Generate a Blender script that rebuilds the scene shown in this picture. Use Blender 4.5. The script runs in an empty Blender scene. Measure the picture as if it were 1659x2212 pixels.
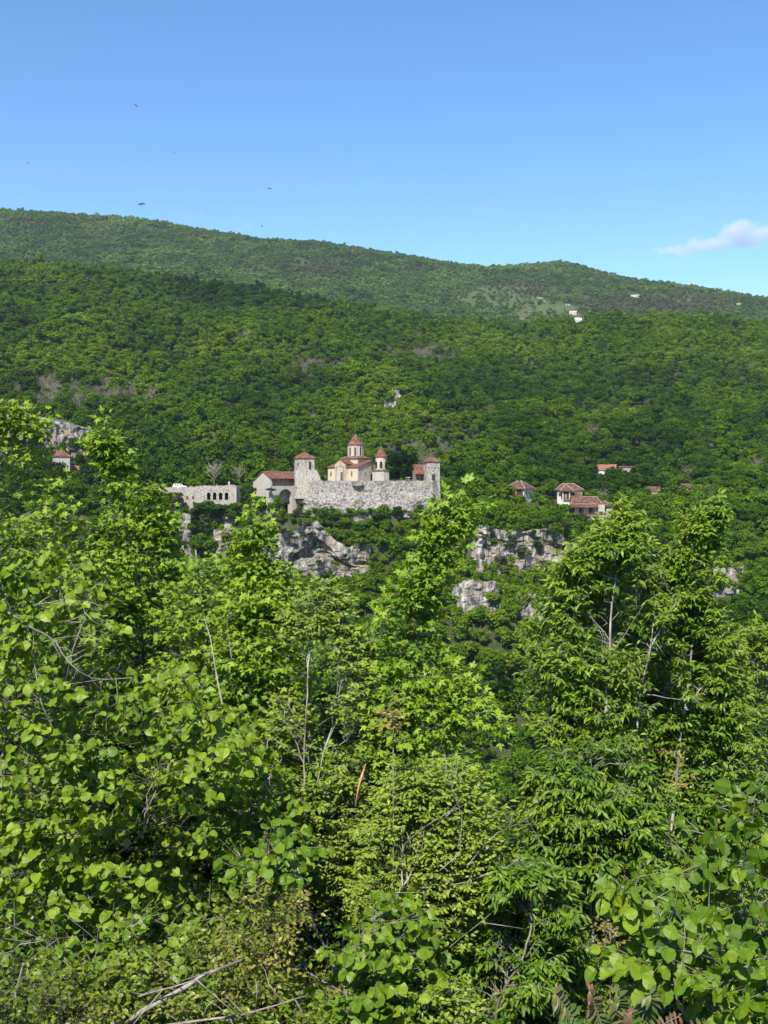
import bpy, math, random
import numpy as np
from mathutils import Vector, Matrix

rng = np.random.default_rng(11)
random.seed(5)
R = math.radians
scene = bpy.context.scene
COL = scene.collection

# ------------------------------------------------------------------ camera
FPX, CX, HY = 2247.0, 829.5, 1030.0        # focal length, centre column and eye level, in units of a 1659 x 2212 frame
cam_d = bpy.data.cameras.new("camera")
cam = bpy.data.objects.new("camera", cam_d); COL.objects.link(cam)
cam.location = (0, 0, 0); cam.rotation_euler = (R(90), 0, 0)
cam_d.sensor_width = 36.0; cam_d.lens = 36.0 * FPX / 2212.0
cam_d.shift_y = -(1106.0 - HY) / 2212.0
cam_d.clip_start = 0.1; cam_d.clip_end = 30000
scene.camera = cam
scene.render.resolution_x, scene.render.resolution_y = 768, 1024

# ------------------------------------------------------------------ sky, sun, exposure
SUN_EL, SUN_AZ = 48.0, 19.0                # azimuth: degrees from straight behind the camera towards its left hand
sun_dir = Vector((-math.sin(R(SUN_AZ)) * math.cos(R(SUN_EL)), -math.cos(R(SUN_AZ)) * math.cos(R(SUN_EL)), math.sin(R(SUN_EL))))
world = bpy.data.worlds.new("World"); scene.world = world; world.use_nodes = True
wn = world.node_tree; wn.nodes.clear()
sky = wn.nodes.new("ShaderNodeTexSky"); sky.sky_type = 'NISHITA'; sky.sun_disc = False
sky.sun_elevation = R(SUN_EL); sky.sun_rotation = math.atan2(sun_dir.x, sun_dir.y)
sky.altitude = 400; sky.air_density = 1.0; sky.dust_density = 0.15; sky.ozone_density = 3.0
hsv = wn.nodes.new("ShaderNodeHueSaturation"); hsv.inputs["Hue"].default_value = 0.503; hsv.inputs["Saturation"].default_value = 1.2; hsv.inputs["Value"].default_value = 1.1
bg = wn.nodes.new("ShaderNodeBackground"); bg.inputs["Strength"].default_value = 0.115
wo = wn.nodes.new("ShaderNodeOutputWorld")
wn.links.new(sky.outputs[0], hsv.inputs["Color"]); wn.links.new(hsv.outputs[0], bg.inputs[0]); wn.links.new(bg.outputs[0], wo.inputs[0])
sl = bpy.data.lights.new("sun", 'SUN'); sl.energy = 5.0; sl.angle = R(0.5); sl.color = (1.0, 0.95, 0.84)
sun = bpy.data.objects.new("sun", sl); COL.objects.link(sun)
sun.rotation_euler = sun_dir.to_track_quat('Z', 'Y').to_euler(); sun.location = (-50, -50, 80)
scene.view_settings.view_transform = 'Standard'; scene.view_settings.look = 'None'
scene.view_settings.exposure = 0.80; scene.view_settings.gamma = 1.0
cy = scene.cycles
cy.max_bounces = 5; cy.diffuse_bounces = 2; cy.glossy_bounces = 2; cy.transmission_bounces = 3
cy.volume_bounces = 2; cy.transparent_max_bounces = 8; cy.caustics_reflective = False; cy.caustics_refractive = False
cy.use_denoising = True; cy.use_adaptive_sampling = True; cy.adaptive_threshold = 0.02
try: cy.denoiser = 'OPENIMAGEDENOISE'
except Exception: pass

# ------------------------------------------------------------------ helpers
def at(x, y, d):
    return Vector(((x - CX) / FPX * d, d, -(y - HY) / FPX * d))
def atn(x, y, d):
    x, y, d = np.broadcast_arrays(np.asarray(x, float), np.asarray(y, float), np.asarray(d, float))
    return np.stack([(x - CX) / FPX * d, d, -(y - HY) / FPX * d], -1)
def nrm(v):
    return v / np.maximum(np.linalg.norm(v, axis=-1, keepdims=True), 1e-9)

def _h(ix, iy, iz, s):
    n = (ix * 374761393 + iy * 668265263 + iz * 2147483647 + s * 1274126177) & 0xFFFFFFFF
    n = ((n ^ (n >> 13)) * 1274126177) & 0xFFFFFFFF
    n = ((n ^ (n >> 16)) * 2246822519) & 0xFFFFFFFF
    return ((n ^ (n >> 15)) & 0xFFFFFF) / float(0xFFFFFF)
def noise3(x, y, z, seed=0):
    x, y, z = np.broadcast_arrays(np.asarray(x, float), np.asarray(y, float), np.asarray(z, float))
    fx, fy, fz = np.floor(x), np.floor(y), np.floor(z)
    ix, iy, iz = fx.astype(np.int64), fy.astype(np.int64), fz.astype(np.int64)
    tx, ty, tz = x - fx, y - fy, z - fz
    tx, ty, tz = tx*tx*(3-2*tx), ty*ty*(3-2*ty), tz*tz*(3-2*tz)
    r = 0
    for a in (0, 1):
        for b in (0, 1):
            for c in (0, 1):
                w = (tx if a else 1-tx) * (ty if b else 1-ty) * (tz if c else 1-tz)
                r = r + w * _h(ix+a, iy+b, iz+c, seed)
    return r
def fbm(x, y, z=0.0, seed=0, octv=4):
    s, a, t = 0, 1.0, 0
    for k in range(octv):
        s = s + a * noise3(np.asarray(x)*2**k, np.asarray(y)*2**k, np.asarray(z)*2**k, seed+k*17); t += a; a *= 0.5
    return s / t

def tag(o, label=None, cat=None, group=None, kind=None):
    if label: o["label"] = label
    if cat: o["category"] = cat
    if group: o["group"] = group
    if kind: o["kind"] = kind
    return o
def empty(name, loc, rz=0.0, label=None, cat=None, group=None):
    o = bpy.data.objects.new(name, None); COL.objects.link(o)
    o.location = loc; o.rotation_euler = (0, 0, rz); o.empty_display_size = 0.5
    return tag(o, label, cat, group)
def link(name, me, mats, parent=None, loc=None):
    o = bpy.data.objects.new(name, me); COL.objects.link(o)
    if mats is not None:
        for m in (mats if isinstance(mats, (list, tuple)) else [mats]): me.materials.append(m)
    if parent: o.parent = parent
    if loc is not None: o.location = loc
    return o
def np_mesh(name, V, F, smooth=False, tint=None, normals=None):
    """V (n,3), F (m,k) with k 3 or 4; tint per face."""
    V = np.ascontiguousarray(V, dtype=np.float32); F = np.ascontiguousarray(F, dtype=np.int32)
    me = bpy.data.meshes.new(name); k = F.shape[1]
    me.vertices.add(len(V)); me.vertices.foreach_set("co", V.ravel())
    me.loops.add(F.size); me.loops.foreach_set("vertex_index", F.ravel())
    me.polygons.add(len(F)); me.polygons.foreach_set("loop_start", np.arange(0, F.size, k, dtype=np.int32))
    me.polygons.foreach_set("loop_total", np.full(len(F), k, dtype=np.int32))
    me.polygons.foreach_set("use_smooth", np.full(len(F), bool(smooth)))
    if tint is not None:
        a = me.attributes.new("tint", 'FLOAT', 'FACE'); a.data.foreach_set("value", np.asarray(tint, np.float32))
    me.update(calc_edges=True)
    return me

class MB:
    """collects quads and triangles for ONE mesh object"""
    def __init__(s): s.v = []; s.f = []
    def add(s, vs, fs):
        n = len(s.v); s.v += [tuple(p) for p in vs]; s.f += [tuple(n+i for i in f) for f in fs]; return s
    def box(s, x0, x1, y0, y1, z0, z1):
        v = [(x0,y0,z0),(x1,y0,z0),(x1,y1,z0),(x0,y1,z0),(x0,y0,z1),(x1,y0,z1),(x1,y1,z1),(x0,y1,z1)]
        return s.add(v, [(0,3,2,1),(4,5,6,7),(0,1,5,4),(1,2,6,5),(2,3,7,6),(3,0,4,7)])
    def frustum(s, x0, x1, y0, y1, z0, X0, X1, Y0, Y1, z1):
        v = [(x0,y0,z0),(x1,y0,z0),(x1,y1,z0),(x0,y1,z0),(X0,Y0,z1),(X1,Y0,z1),(X1,Y1,z1),(X0,Y1,z1)]
        return s.add(v, [(0,3,2,1),(4,5,6,7),(0,1,5,4),(1,2,6,5),(2,3,7,6),(3,0,4,7)])
    def prism(s, poly, y0, y1, axis='y'):
        """poly: list of (a,z); extruded along y (a = x) or along x (a = y)"""
        n = len(poly)
        P = (lambda a, z, t: (a, t, z)) if axis == 'y' else (lambda a, z, t: (t, a, z))
        v = [P(a, z, y0) for a, z in poly] + [P(a, z, y1) for a, z in poly]
        return s.add(v, [tuple(range(n)), tuple(range(2*n-1, n-1, -1))] + [(i, i+n, (i+1) % n + n, (i+1) % n) for i in range(n)])
    def lathe(s, prof, n=16, cx=0, cy=0, ph=0.0, jitter=0):
        base = len(s.v)
        for r, z in prof:
            for k in range(n):
                a = ph + 2*math.pi*k/n; s.v.append((cx + r*math.cos(a), cy + r*math.sin(a), z))
        for j in range(len(prof)-1):
            for k in range(n):
                a, b = base+j*n+k, base+j*n+(k+1) % n; s.f.append((a, b, b+n, a+n))
        s.f.append(tuple(base+k for k in range(n-1, -1, -1))); s.f.append(tuple(base+(len(prof)-1)*n+k for k in range(n)))
        return s
    def hip(s, x0, x1, y0, y1, ze, za, rx0, rx1, ry0, ry1, th=0.22):
        """hipped roof with a thick eave; ridge rectangle rx/ry at za"""
        v = [(x0,y0,ze-th),(x1,y0,ze-th),(x1,y1,ze-th),(x0,y1,ze-th),(x0,y0,ze),(x1,y0,ze),(x1,y1,ze),(x0,y1,ze),
             (rx0,ry0,za),(rx1,ry0,za),(rx1,ry1,za),(rx0,ry1,za)]
        return s.add(v, [(0,3,2,1),(0,1,5,4),(1,2,6,5),(2,3,7,6),(3,0,4,7),(4,5,9,8),(5,6,10,9),(6,7,11,10),(7,4,8,11),(8,9,10,11)])
    def slab(s, p, th=0.2):
        """p: four corners counter-clockwise from above"""
        lo = [(a[0], a[1], a[2]-th) for a in p]
        return s.add(list(p)+lo, [(0,1,2,3),(7,6,5,4),(0,4,5,1),(1,5,6,2),(2,6,7,3),(3,7,4,0)])
    def tube(s, pts, rad, n=5):
        pts = [Vector(p) for p in pts]; base = len(s.v)
        for i, p in enumerate(pts):
            t = (pts[min(i+1, len(pts)-1)] - pts[max(i-1, 0)]).normalized()
            u = t.cross(Vector((0.31, 0.95, 0.1))).normalized(); w = t.cross(u)
            r = rad[i] if isinstance(rad, (list, tuple)) else rad
            for k in range(n):
                a = 2*math.pi*k/n; s.v.append(tuple(p + (u*math.cos(a) + w*math.sin(a))*r))
        for j in range(len(pts)-1):
            for k in range(n):
                a, b = base+j*n+k, base+j*n+(k+1) % n; s.f.append((a, b, b+n, a+n))
        s.f.append(tuple(base+k for k in range(n-1, -1, -1))); s.f.append(tuple(base+(len(pts)-1)*n+k for k in range(n)))
        return s
    def build(s, name, mat, parent=None, smooth=False, bevel=0):
        me = bpy.data.meshes.new(name); me.from_pydata(s.v, [], s.f); me.update()
        if smooth: me.polygons.foreach_set("use_smooth", [True]*len(me.polygons))
        return link(name, me, mat, parent)

# ------------------------------------------------------------------ materials
def newmat(name):
    m = bpy.data.materials.new(name); m.use_nodes = True; nt = m.node_tree; nt.nodes.clear()
    out = nt.nodes.new("ShaderNodeOutputMaterial"); return m, nt, out
def N(nt, t, **kw):
    n = nt.nodes.new(t)
    for k, v in kw.items(): setattr(n, k, v)
    return n
def ramp(nt, src, stops):
    r = N(nt, "ShaderNodeValToRGB"); e = r.color_ramp.elements
    while len(e) < len(stops): e.new(0.5)
    for i, (p, c) in enumerate(stops): e[i].position = p; e[i].color = (*c, 1)
    nt.links.new(src, r.inputs[0]); return r.outputs[0]
def tnoise(nt, scale, detail=4, vec=None, rough=0.6, stretch=None, coord='Object'):
    tc = N(nt, "ShaderNodeTexCoord"); src = tc.outputs[coord]
    if stretch:
        mp = N(nt, "ShaderNodeMapping"); mp.inputs["Scale"].default_value = stretch; nt.links.new(src, mp.inputs[0]); src = mp.outputs[0]
    n = N(nt, "ShaderNodeTexNoise"); n.inputs["Scale"].default_value = scale; n.inputs["Detail"].default_value = detail
    n.inputs["Roughness"].default_value = rough; nt.links.new(src, n.inputs[0]); return n
def mix(nt, fac, a, b, mode='MIX'):
    m = N(nt, "ShaderNodeMix", data_type='RGBA', blend_type=mode)
    if hasattr(fac, "is_linked") or hasattr(fac, "node"): nt.links.new(fac, m.inputs[0])
    else: m.inputs[0].default_value = fac
    for i, v in ((6, a), (7, b)):
        if hasattr(v, "node"): nt.links.new(v, m.inputs[i])
        else: m.inputs[i].default_value = (*v, 1)
    return m.outputs[2]
def principled(nt, out, col, rough=0.9, spec=0.2, bump=None, bump_d=0.1, metal=0.0):
    p = N(nt, "ShaderNodeBsdfPrincipled")
    if hasattr(col, "node"): nt.links.new(col, p.inputs["Base Color"])
    else: p.inputs["Base Color"].default_value = (*col, 1)
    p.inputs["Roughness"].default_value = rough; p.inputs["Specular IOR Level"].default_value = spec; p.inputs["Metallic"].default_value = metal
    if bump is not None:
        b = N(nt, "ShaderNodeBump"); b.inputs["Distance"].default_value = bump_d; b.inputs["Strength"].default_value = 0.8
        nt.links.new(bump, b.inputs["Height"]); nt.links.new(b.outputs[0], p.inputs["Normal"])
    nt.links.new(p.outputs[0], out.inputs[0]); return p

def stone_mat(name, light, dark, scale=1.0, blocks=0.0, stain=(0.2, 0.19, 0.17)):
    m, nt, out = newmat(name)
    n1 = tnoise(nt, 0.35*scale, 6); n2 = tnoise(nt, 2.2*scale, 4, stretch=(1, 1, 1.3)); n3 = tnoise(nt, 0.9*scale, 5, stretch=(1, 1, 0.35))
    c = ramp(nt, n2.outputs[0], [(0.35, dark), (0.6, light)])
    f = ramp(nt, n1.outputs[0], [(0.42, (0,0,0)), (0.62, (1,1,1))])
    c = mix(nt, f, c, tuple(0.72*a+0.28*b for a, b in zip(light, dark)))
    s = ramp(nt, n3.outputs[0], [(0.55, (0,0,0)), (0.72, (0.75,0.75,0.75))])
    c = mix(nt, s, c, stain)
    bmp = n2.outputs[0]
    if blocks:
        v = N(nt, "ShaderNodeTexVoronoi", feature='DISTANCE_TO_EDGE'); v.inputs["Scale"].default_value = blocks
        tc = N(nt, "ShaderNodeTexCoord"); nt.links.new(tc.outputs["Object"], v.inputs[0])
        g = ramp(nt, v.outputs[0], [(0.02, (0.55,0.55,0.55)), (0.1, (1,1,1))])
        c = mix(nt, 1.0, c, g, 'MULTIPLY')
    principled(nt, out, c, 0.95, 0.1, bmp, 0.15)
    return m
M = {}
M['stone'] = stone_mat("rubble_stone", (0.45, 0.405, 0.35), (0.17, 0.15, 0.13), 1.0, 1.1, (0.12,0.11,0.10))
M['ashlar'] = stone_mat("warm_ashlar", (0.46, 0.345, 0.22), (0.28, 0.205, 0.13), 0.8)
M['pale'] = stone_mat("pale_stone", (0.46, 0.42, 0.365), (0.22, 0.195, 0.17), 1.0)
M['plaster'] = stone_mat("pale_plaster", (0.50, 0.425, 0.33), (0.34, 0.285, 0.215), 0.6, 0, (0.22, 0.19, 0.15))
M['white'] = stone_mat("white_render", (0.54, 0.515, 0.475), (0.36, 0.34, 0.31), 0.5)

def tile_mat(name, a, b, c):
    m, nt, out = newmat(name)
    n1 = tnoise(nt, 0.8, 5); n2 = tnoise(nt, 5.0, 3)
    col = ramp(nt, n1.outputs[0], [(0.35, a), (0.5, b), (0.68, c)])
    g = ramp(nt, n2.outputs[0], [(0.35, (0.7,0.7,0.7)), (0.65, (1.2,1.2,1.2))])
    col = mix(nt, 1.0, col, g, 'MULTIPLY')
    principled(nt, out, col, 0.85, 0.2, n2.outputs[0], 0.1); return m
M['tile'] = tile_mat("terracotta_tile", (0.075, 0.034, 0.022), (0.150, 0.066, 0.040), (0.22, 0.118, 0.080))
M['tile_brown'] = tile_mat("weathered_tile", (0.050, 0.028, 0.020), (0.105, 0.055, 0.038), (0.17, 0.10, 0.070))
M['tile_orange'] = tile_mat("fresh_tile", (0.15, 0.065, 0.04), (0.22, 0.10, 0.06), (0.29, 0.155, 0.10))

def plain(name, c, rough=0.7, spec=0.3, var=0.25, scale=3.0, metal=0.0):
    m, nt, out = newmat(name); n = tnoise(nt, scale, 4)
    col = ramp(nt, n.outputs[0], [(0.3, tuple(x*(1-var) for x in c)), (0.7, tuple(min(1, x*(1+var)) for x in c))])
    principled(nt, out, col, rough, spec, metal=metal); return m
M['dark'] = plain("opening_shade", (0.025, 0.02, 0.018)); M['wood'] = plain("brown_wood", (0.12, 0.06, 0.035))  # the near-black one puts the shade inside openings into colour
M['wood_grey'] = plain("grey_wood", (0.16, 0.13, 0.11)); M['shutter'] = plain("orange_wood", (0.42, 0.15, 0.06))
M['glass'] = plain("window_glass", (0.05, 0.06, 0.07), 0.15, 0.6); M['iron'] = plain("dark_iron", (0.05, 0.045, 0.04))
M['ridge'] = plain("mortar_ridge", (0.36, 0.28, 0.21)); M['car'] = plain("white_car_paint", (0.72, 0.75, 0.78), 0.3, 0.5, 0.05)
M['tyre'] = plain("tyre_rubber", (0.02, 0.02, 0.02)); M['red'] = plain("red_cloth", (0.45, 0.05, 0.05)); M['skin'] = plain("skin", (0.45, 0.28, 0.2))
M['bird'] = plain("dark_feathers", (0.03, 0.035, 0.045)); M['paving'] = plain("paving", (0.4, 0.37, 0.33), 0.9, 0.1, 0.2, 0.8)

def rock_mat():
    m, nt, out = newmat("limestone")
    n1 = tnoise(nt, 0.10, 6); n2 = tnoise(nt, 0.55, 6, stretch=(1, 1, 0.3), rough=0.7); n3 = tnoise(nt, 0.30, 5, stretch=(1, 1, .5))
    c = ramp(nt, n2.outputs[0], [(0.40, (0.045, 0.042, 0.038)), (0.49, (0.15, 0.142, 0.132)), (0.62, (0.39, 0.37, 0.34))])
    w = ramp(nt, n1.outputs[0], [(0.45, (0,0,0)), (0.62, (0.8,0.8,0.8))])
    c = mix(nt, w, c, (0.33, 0.265, 0.20))
    g = ramp(nt, n3.outputs[0], [(0.54, (0,0,0)), (0.64, (0.85,0.85,0.85))])
    c = mix(nt, g, c, (0.055, 0.06, 0.03))
    principled(nt, out, c, 0.95, 0.1, n2.outputs[0], 0.6); return m
M['rock'] = rock_mat()

def bark_mat(name, a, b):
    m, nt, out = newmat(name); n = tnoise(nt, 6.0, 5, stretch=(1, 1, 0.35))
    c = ramp(nt, n.outputs[0], [(0.38, a), (0.62, b)]); principled(nt, out, c, 0.9, 0.15, n.outputs[0], 0.02); return m
M['bark'] = bark_mat("grey_bark", (0.11, 0.09, 0.07), (0.30, 0.27, 0.23))
M['bark_pale'] = bark_mat("pale_bark", (0.14, 0.12, 0.10), (0.42, 0.385, 0.34))
M['bark_dark'] = bark_mat("dark_bark", (0.04, 0.03, 0.025), (0.11, 0.085, 0.065))
M['bark_orange'] = bark_mat("torn_wood", (0.35, 0.18, 0.09), (0.6, 0.36, 0.2))

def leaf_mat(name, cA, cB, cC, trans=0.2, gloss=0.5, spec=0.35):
    """cA dark old leaf colour ... cC young yellow-green, chosen by the per-leaf tint"""
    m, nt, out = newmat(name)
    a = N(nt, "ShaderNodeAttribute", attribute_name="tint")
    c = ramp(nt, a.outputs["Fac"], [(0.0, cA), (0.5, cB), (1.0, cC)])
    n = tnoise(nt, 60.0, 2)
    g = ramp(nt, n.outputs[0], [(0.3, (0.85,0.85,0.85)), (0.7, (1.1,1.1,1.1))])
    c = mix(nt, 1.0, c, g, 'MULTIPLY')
    p = N(nt, "ShaderNodeBsdfPrincipled"); nt.links.new(c, p.inputs["Base Color"])
    p.inputs["Roughness"].default_value = gloss; p.inputs["Specular IOR Level"].default_value = spec
    t = N(nt, "ShaderNodeBsdfTranslucent")
    tc = mix(nt, 1.0, c, (1.5, 1.35, 0.6), 'MULTIPLY'); nt.links.new(tc, t.inputs[0])
    mx = N(nt, "ShaderNodeMixShader"); mx.inputs[0].default_value = trans
    nt.links.new(p.outputs[0], mx.inputs[1]); nt.links.new(t.outputs[0], mx.inputs[2]); nt.links.new(mx.outputs[0], out.inputs[0])
    return m
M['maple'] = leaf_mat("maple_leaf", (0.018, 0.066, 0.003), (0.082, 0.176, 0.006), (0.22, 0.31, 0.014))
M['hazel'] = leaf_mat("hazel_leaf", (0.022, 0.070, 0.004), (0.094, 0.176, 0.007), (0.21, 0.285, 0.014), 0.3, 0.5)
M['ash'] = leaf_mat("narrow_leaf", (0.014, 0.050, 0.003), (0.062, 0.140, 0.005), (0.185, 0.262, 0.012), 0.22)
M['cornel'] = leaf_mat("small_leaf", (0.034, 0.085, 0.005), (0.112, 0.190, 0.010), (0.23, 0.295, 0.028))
M['under'] = leaf_mat("undergrowth_leaf", (0.009, 0.028, 0.002), (0.030, 0.068, 0.004), (0.09, 0.14, 0.008), 0.3)  # leaf colour lowered to stand in for deep shade in the gaps
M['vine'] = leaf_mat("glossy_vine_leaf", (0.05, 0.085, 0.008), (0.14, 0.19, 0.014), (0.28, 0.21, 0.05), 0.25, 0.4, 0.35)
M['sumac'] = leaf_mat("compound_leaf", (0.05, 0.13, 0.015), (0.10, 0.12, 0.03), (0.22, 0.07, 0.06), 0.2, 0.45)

def wood_mat(name, trans=0.15):
    """foliage of the distant wood: colour carried by each tree (tcol), with lit tops and shaded cores put into the tint"""
    m, nt, out = newmat(name)
    a = N(nt, "ShaderNodeAttribute", attribute_name="tcol", attribute_type='INSTANCER')
    t = N(nt, "ShaderNodeAttribute", attribute_name="tint")
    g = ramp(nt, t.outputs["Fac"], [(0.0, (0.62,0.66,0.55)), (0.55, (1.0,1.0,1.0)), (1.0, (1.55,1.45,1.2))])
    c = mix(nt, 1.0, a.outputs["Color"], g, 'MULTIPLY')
    p = N(nt, "ShaderNodeBsdfDiffuse"); nt.links.new(c, p.inputs[0])
    tr = N(nt, "ShaderNodeBsdfTranslucent"); nt.links.new(c, tr.inputs[0])
    mx = N(nt, "ShaderNodeMixShader"); mx.inputs[0].default_value = trans
    nt.links.new(p.outputs[0], mx.inputs[1]); nt.links.new(tr.outputs[0], mx.inputs[2]); nt.links.new(mx.outputs[0], out.inputs[0])
    return m
M['wood_leaf'] = wood_mat("woodland_leaf")
def twig_mat():
    m, nt, out = newmat("bare_twigs")
    a = N(nt, "ShaderNodeAttribute", attribute_name="tcol", attribute_type='INSTANCER')
    principled(nt, out, a.outputs["Color"], 0.95, 0.1); return m
M['twig'] = twig_mat()

def ground_mat():
    m, nt, out = newmat("forest_floor")
    a = N(nt, "ShaderNodeAttribute", attribute_name="gcol")
    n = tnoise(nt, 0.25, 6); g = ramp(nt, n.outputs[0], [(0.3, (0.6,0.6,0.6)), (0.7, (1.35,1.35,1.35))])
    c = mix(nt, 1.0, a.outputs["Color"], g, 'MULTIPLY')
    principled(nt, out, c, 1.0, 0.0, n.outputs[0], 0.5); return m
M['ground'] = ground_mat()

# ------------------------------------------------------------------ terrain
GX = np.array([-400, 0, 200, 350, 450, 550, 700, 850, 1000, 1050, 1130, 1200, 1240, 1350, 1450, 1550, 1659, 2100], float)
P2 = np.array([430, 460, 472, 487, 507, 522, 532, 556, 580, 586, 580, 574, 578, 610, 622, 636, 652, 700], float)
GX1 = np.array([-400, 0, 200, 400, 600, 750, 850, 1000, 1130, 1250, 1400, 1550, 1659, 2100], float)
P1 = np.array([545, 578, 594, 620, 650, 671, 692, 712, 722, 706, 696, 694, 712, 745], float)
BASE_X = np.array([-400, 0, 150, 300, 400, 830, 1000, 1120, 1200, 1290, 1400, 1659, 2100], float)
BASE_Y = np.array([1030, 1034, 1038, 1066, 1082, 1088, 1092, 1085, 1098, 1126, 1128, 1134, 1140], float)
EDGE_X = np.array([-400, 100, 330, 560, 900, 1010, 1100, 1180, 1270, 1450, 1659, 2100], float)   # the brink of the gorge
EDGE_Y = np.array([1085, 1085, 1100, 1116, 1119, 1122, 1138, 1148, 1160, 1180, 1200, 1210], float)
TY = np.array([430, 470, 520, 600, 700, 800, 900, 1000, 1060], float)
TT = np.array([0, .10, .21, .39, .57, .73, .87, .975, 1.0], float)
NZY = np.array([-60, 0, 20, 150, 180, 232, 262, 300, 340, 376, 387], float)
NZZ = np.array([6, -1.9, -15.5, -98, -118, -121, -108, -90, -69, -47, -38], float)

def ground_z(X, Y):
    X = np.asarray(X, float); Y = np.asarray(Y, float); X, Y = np.broadcast_arrays(X, Y)
    Ys = np.maximum(Y, 30)
    sx = CX + X / Ys * FPX
    b = np.interp(sx, BASE_X, BASE_Y); p1 = np.interp(sx, GX1, P1); p2 = np.interp(sx, GX, P2)
    t = np.interp(Y, TY, TT)
    mid = b + (p1 - b) * t
    far = np.where(Y < 1250, p1 + 45 * np.clip((Y-1060)/190, 0, 1),
          np.where(Y < 1600, p1 + 45 - 25 * (Y-1250)/350, 0))
    k = np.interp(Y, [1600, 1900, 2200, 2450, 2600], [0, .34, .68, .94, 1.0])
    far2 = (p1 + 20) * (1-k) + p2 * k
    far2 = far2 + np.interp(Y, [2600, 3000, 4200, 7000], [0, 45, 190, 300])
    sy = np.where(Y <= 1060, mid, np.where(Y < 1600, far, far2))
    z = -(sy - HY) / FPX * Y
    near = np.interp(Y, NZY, NZZ)
    zed = -(np.interp(sx, EDGE_X, EDGE_Y) - HY) / FPX * 392; z430 = -(b - HY) / FPX * 430
    near = near + np.clip((Y - 387) / 5, 0, 1) * (zed - near)
    near = near + np.clip((Y - 395) / 31, 0, 1) * (z430 - near)
    z = np.where(Y < 430, near, z)
    amp = np.interp(Y, [0, 230, 330, 430, 600, 900, 1060, 1600, 2200, 2600, 3000], [0.15, 2, 3, 0.5, 7, 9, 3.5, 14, 26, 5, 20])
    z = z + (fbm(X/75.0, Y/75.0, 0, 3, 4) - 0.5) * 2 * amp
    # side spur of the far hill
    return z

def terrain():
    ys = np.concatenate([np.arange(-60, 30, 2.0), np.arange(30, 230, 5), np.arange(230, 450, 2.5), np.arange(450, 1100, 6), np.arange(1100, 2700, 14), np.arange(2700, 7001, 100)])
    s = np.linspace(-1, 1, 300)
    W = 0.50*np.maximum(ys, 0) + 60
    X = s[None, :]*W[:, None]; Y = np.repeat(ys[:, None], len(s), 1)
    Z = ground_z(X, Y)
    V = np.stack([X, Y, Z], -1).reshape(-1, 3)
    nx = len(s); i = np.arange(len(ys)-1)[:, None]*nx + np.arange(nx-1)[None, :]; i = i.ravel()
    F = np.stack([i, i+1, i+1+nx, i+nx], -1)
    me = np_mesh("terrain", V, F, True)
    Xr, Yr = V[:, 0], V[:, 1]; Ysafe = np.maximum(Yr, 30); Zr = V[:, 2]
    sx = CX + Xr/Ysafe*FPX; sy = HY - Zr/Ysafe*FPX
    n = fbm(Xr/60, Yr/60, 0, 9, 4)
    c = np.stack([0.030+0.03*n, 0.040+0.03*n, 0.016+0.012*n], -1)
    grass = np.clip((Yr > 1500) * patch_open(sx, sy, n), 0, 1)[:, None]
    c = c*(1-grass) + grass*np.array([0.065, 0.088, 0.032])
    col = np.concatenate([c, np.ones((len(c), 1))], 1).astype(np.float32)
    a = me.attributes.new("gcol", 'FLOAT_COLOR', 'POINT'); a.data.foreach_set("color", col.ravel())
    o = link("hillside_terrain", me, M['ground']); tag(o, kind="structure"); return o
def gauss(x, y, cx, cy_, sx, sy):
    return np.exp(-((x-cx)/sx)**2 - ((y-cy_)/sy)**2)
def patch_open(x, y, n):
    """open pasture and scrub on the far hill"""
    g = gauss(x, y, 1075, 650, 95, 32) + gauss(x, y, 1230, 680, 120, 20)*0.7 + gauss(x, y, 1180, 655, 60, 16)*0.6 + gauss(x, y, 1500, 655, 120, 14)*0.5
    return np.clip((g*1.3 + (n-0.5)*1.2 - 0.25)*2, 0, 1)
terrain()

# ------------------------------------------------------------------ haze: the air between here and the far hill
def haze():
    mb = MB().box(-3600, 3600, -75, 7050, -330, 760)
    m, nt, out = newmat("air"); v = N(nt, "ShaderNodeVolumePrincipled")
    v.inputs["Color"].default_value = (0.68, 0.84, 1.0, 1); v.inputs["Density"].default_value = HAZE_DENSITY
    v.inputs["Anisotropy"].default_value = 0.0
    nt.links.new(v.outputs[0], out.inputs["Volume"])
    o = mb.build("haze", m); tag(o, kind="stuff"); return o
HAZE_DENSITY = 0.000038
haze()

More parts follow.
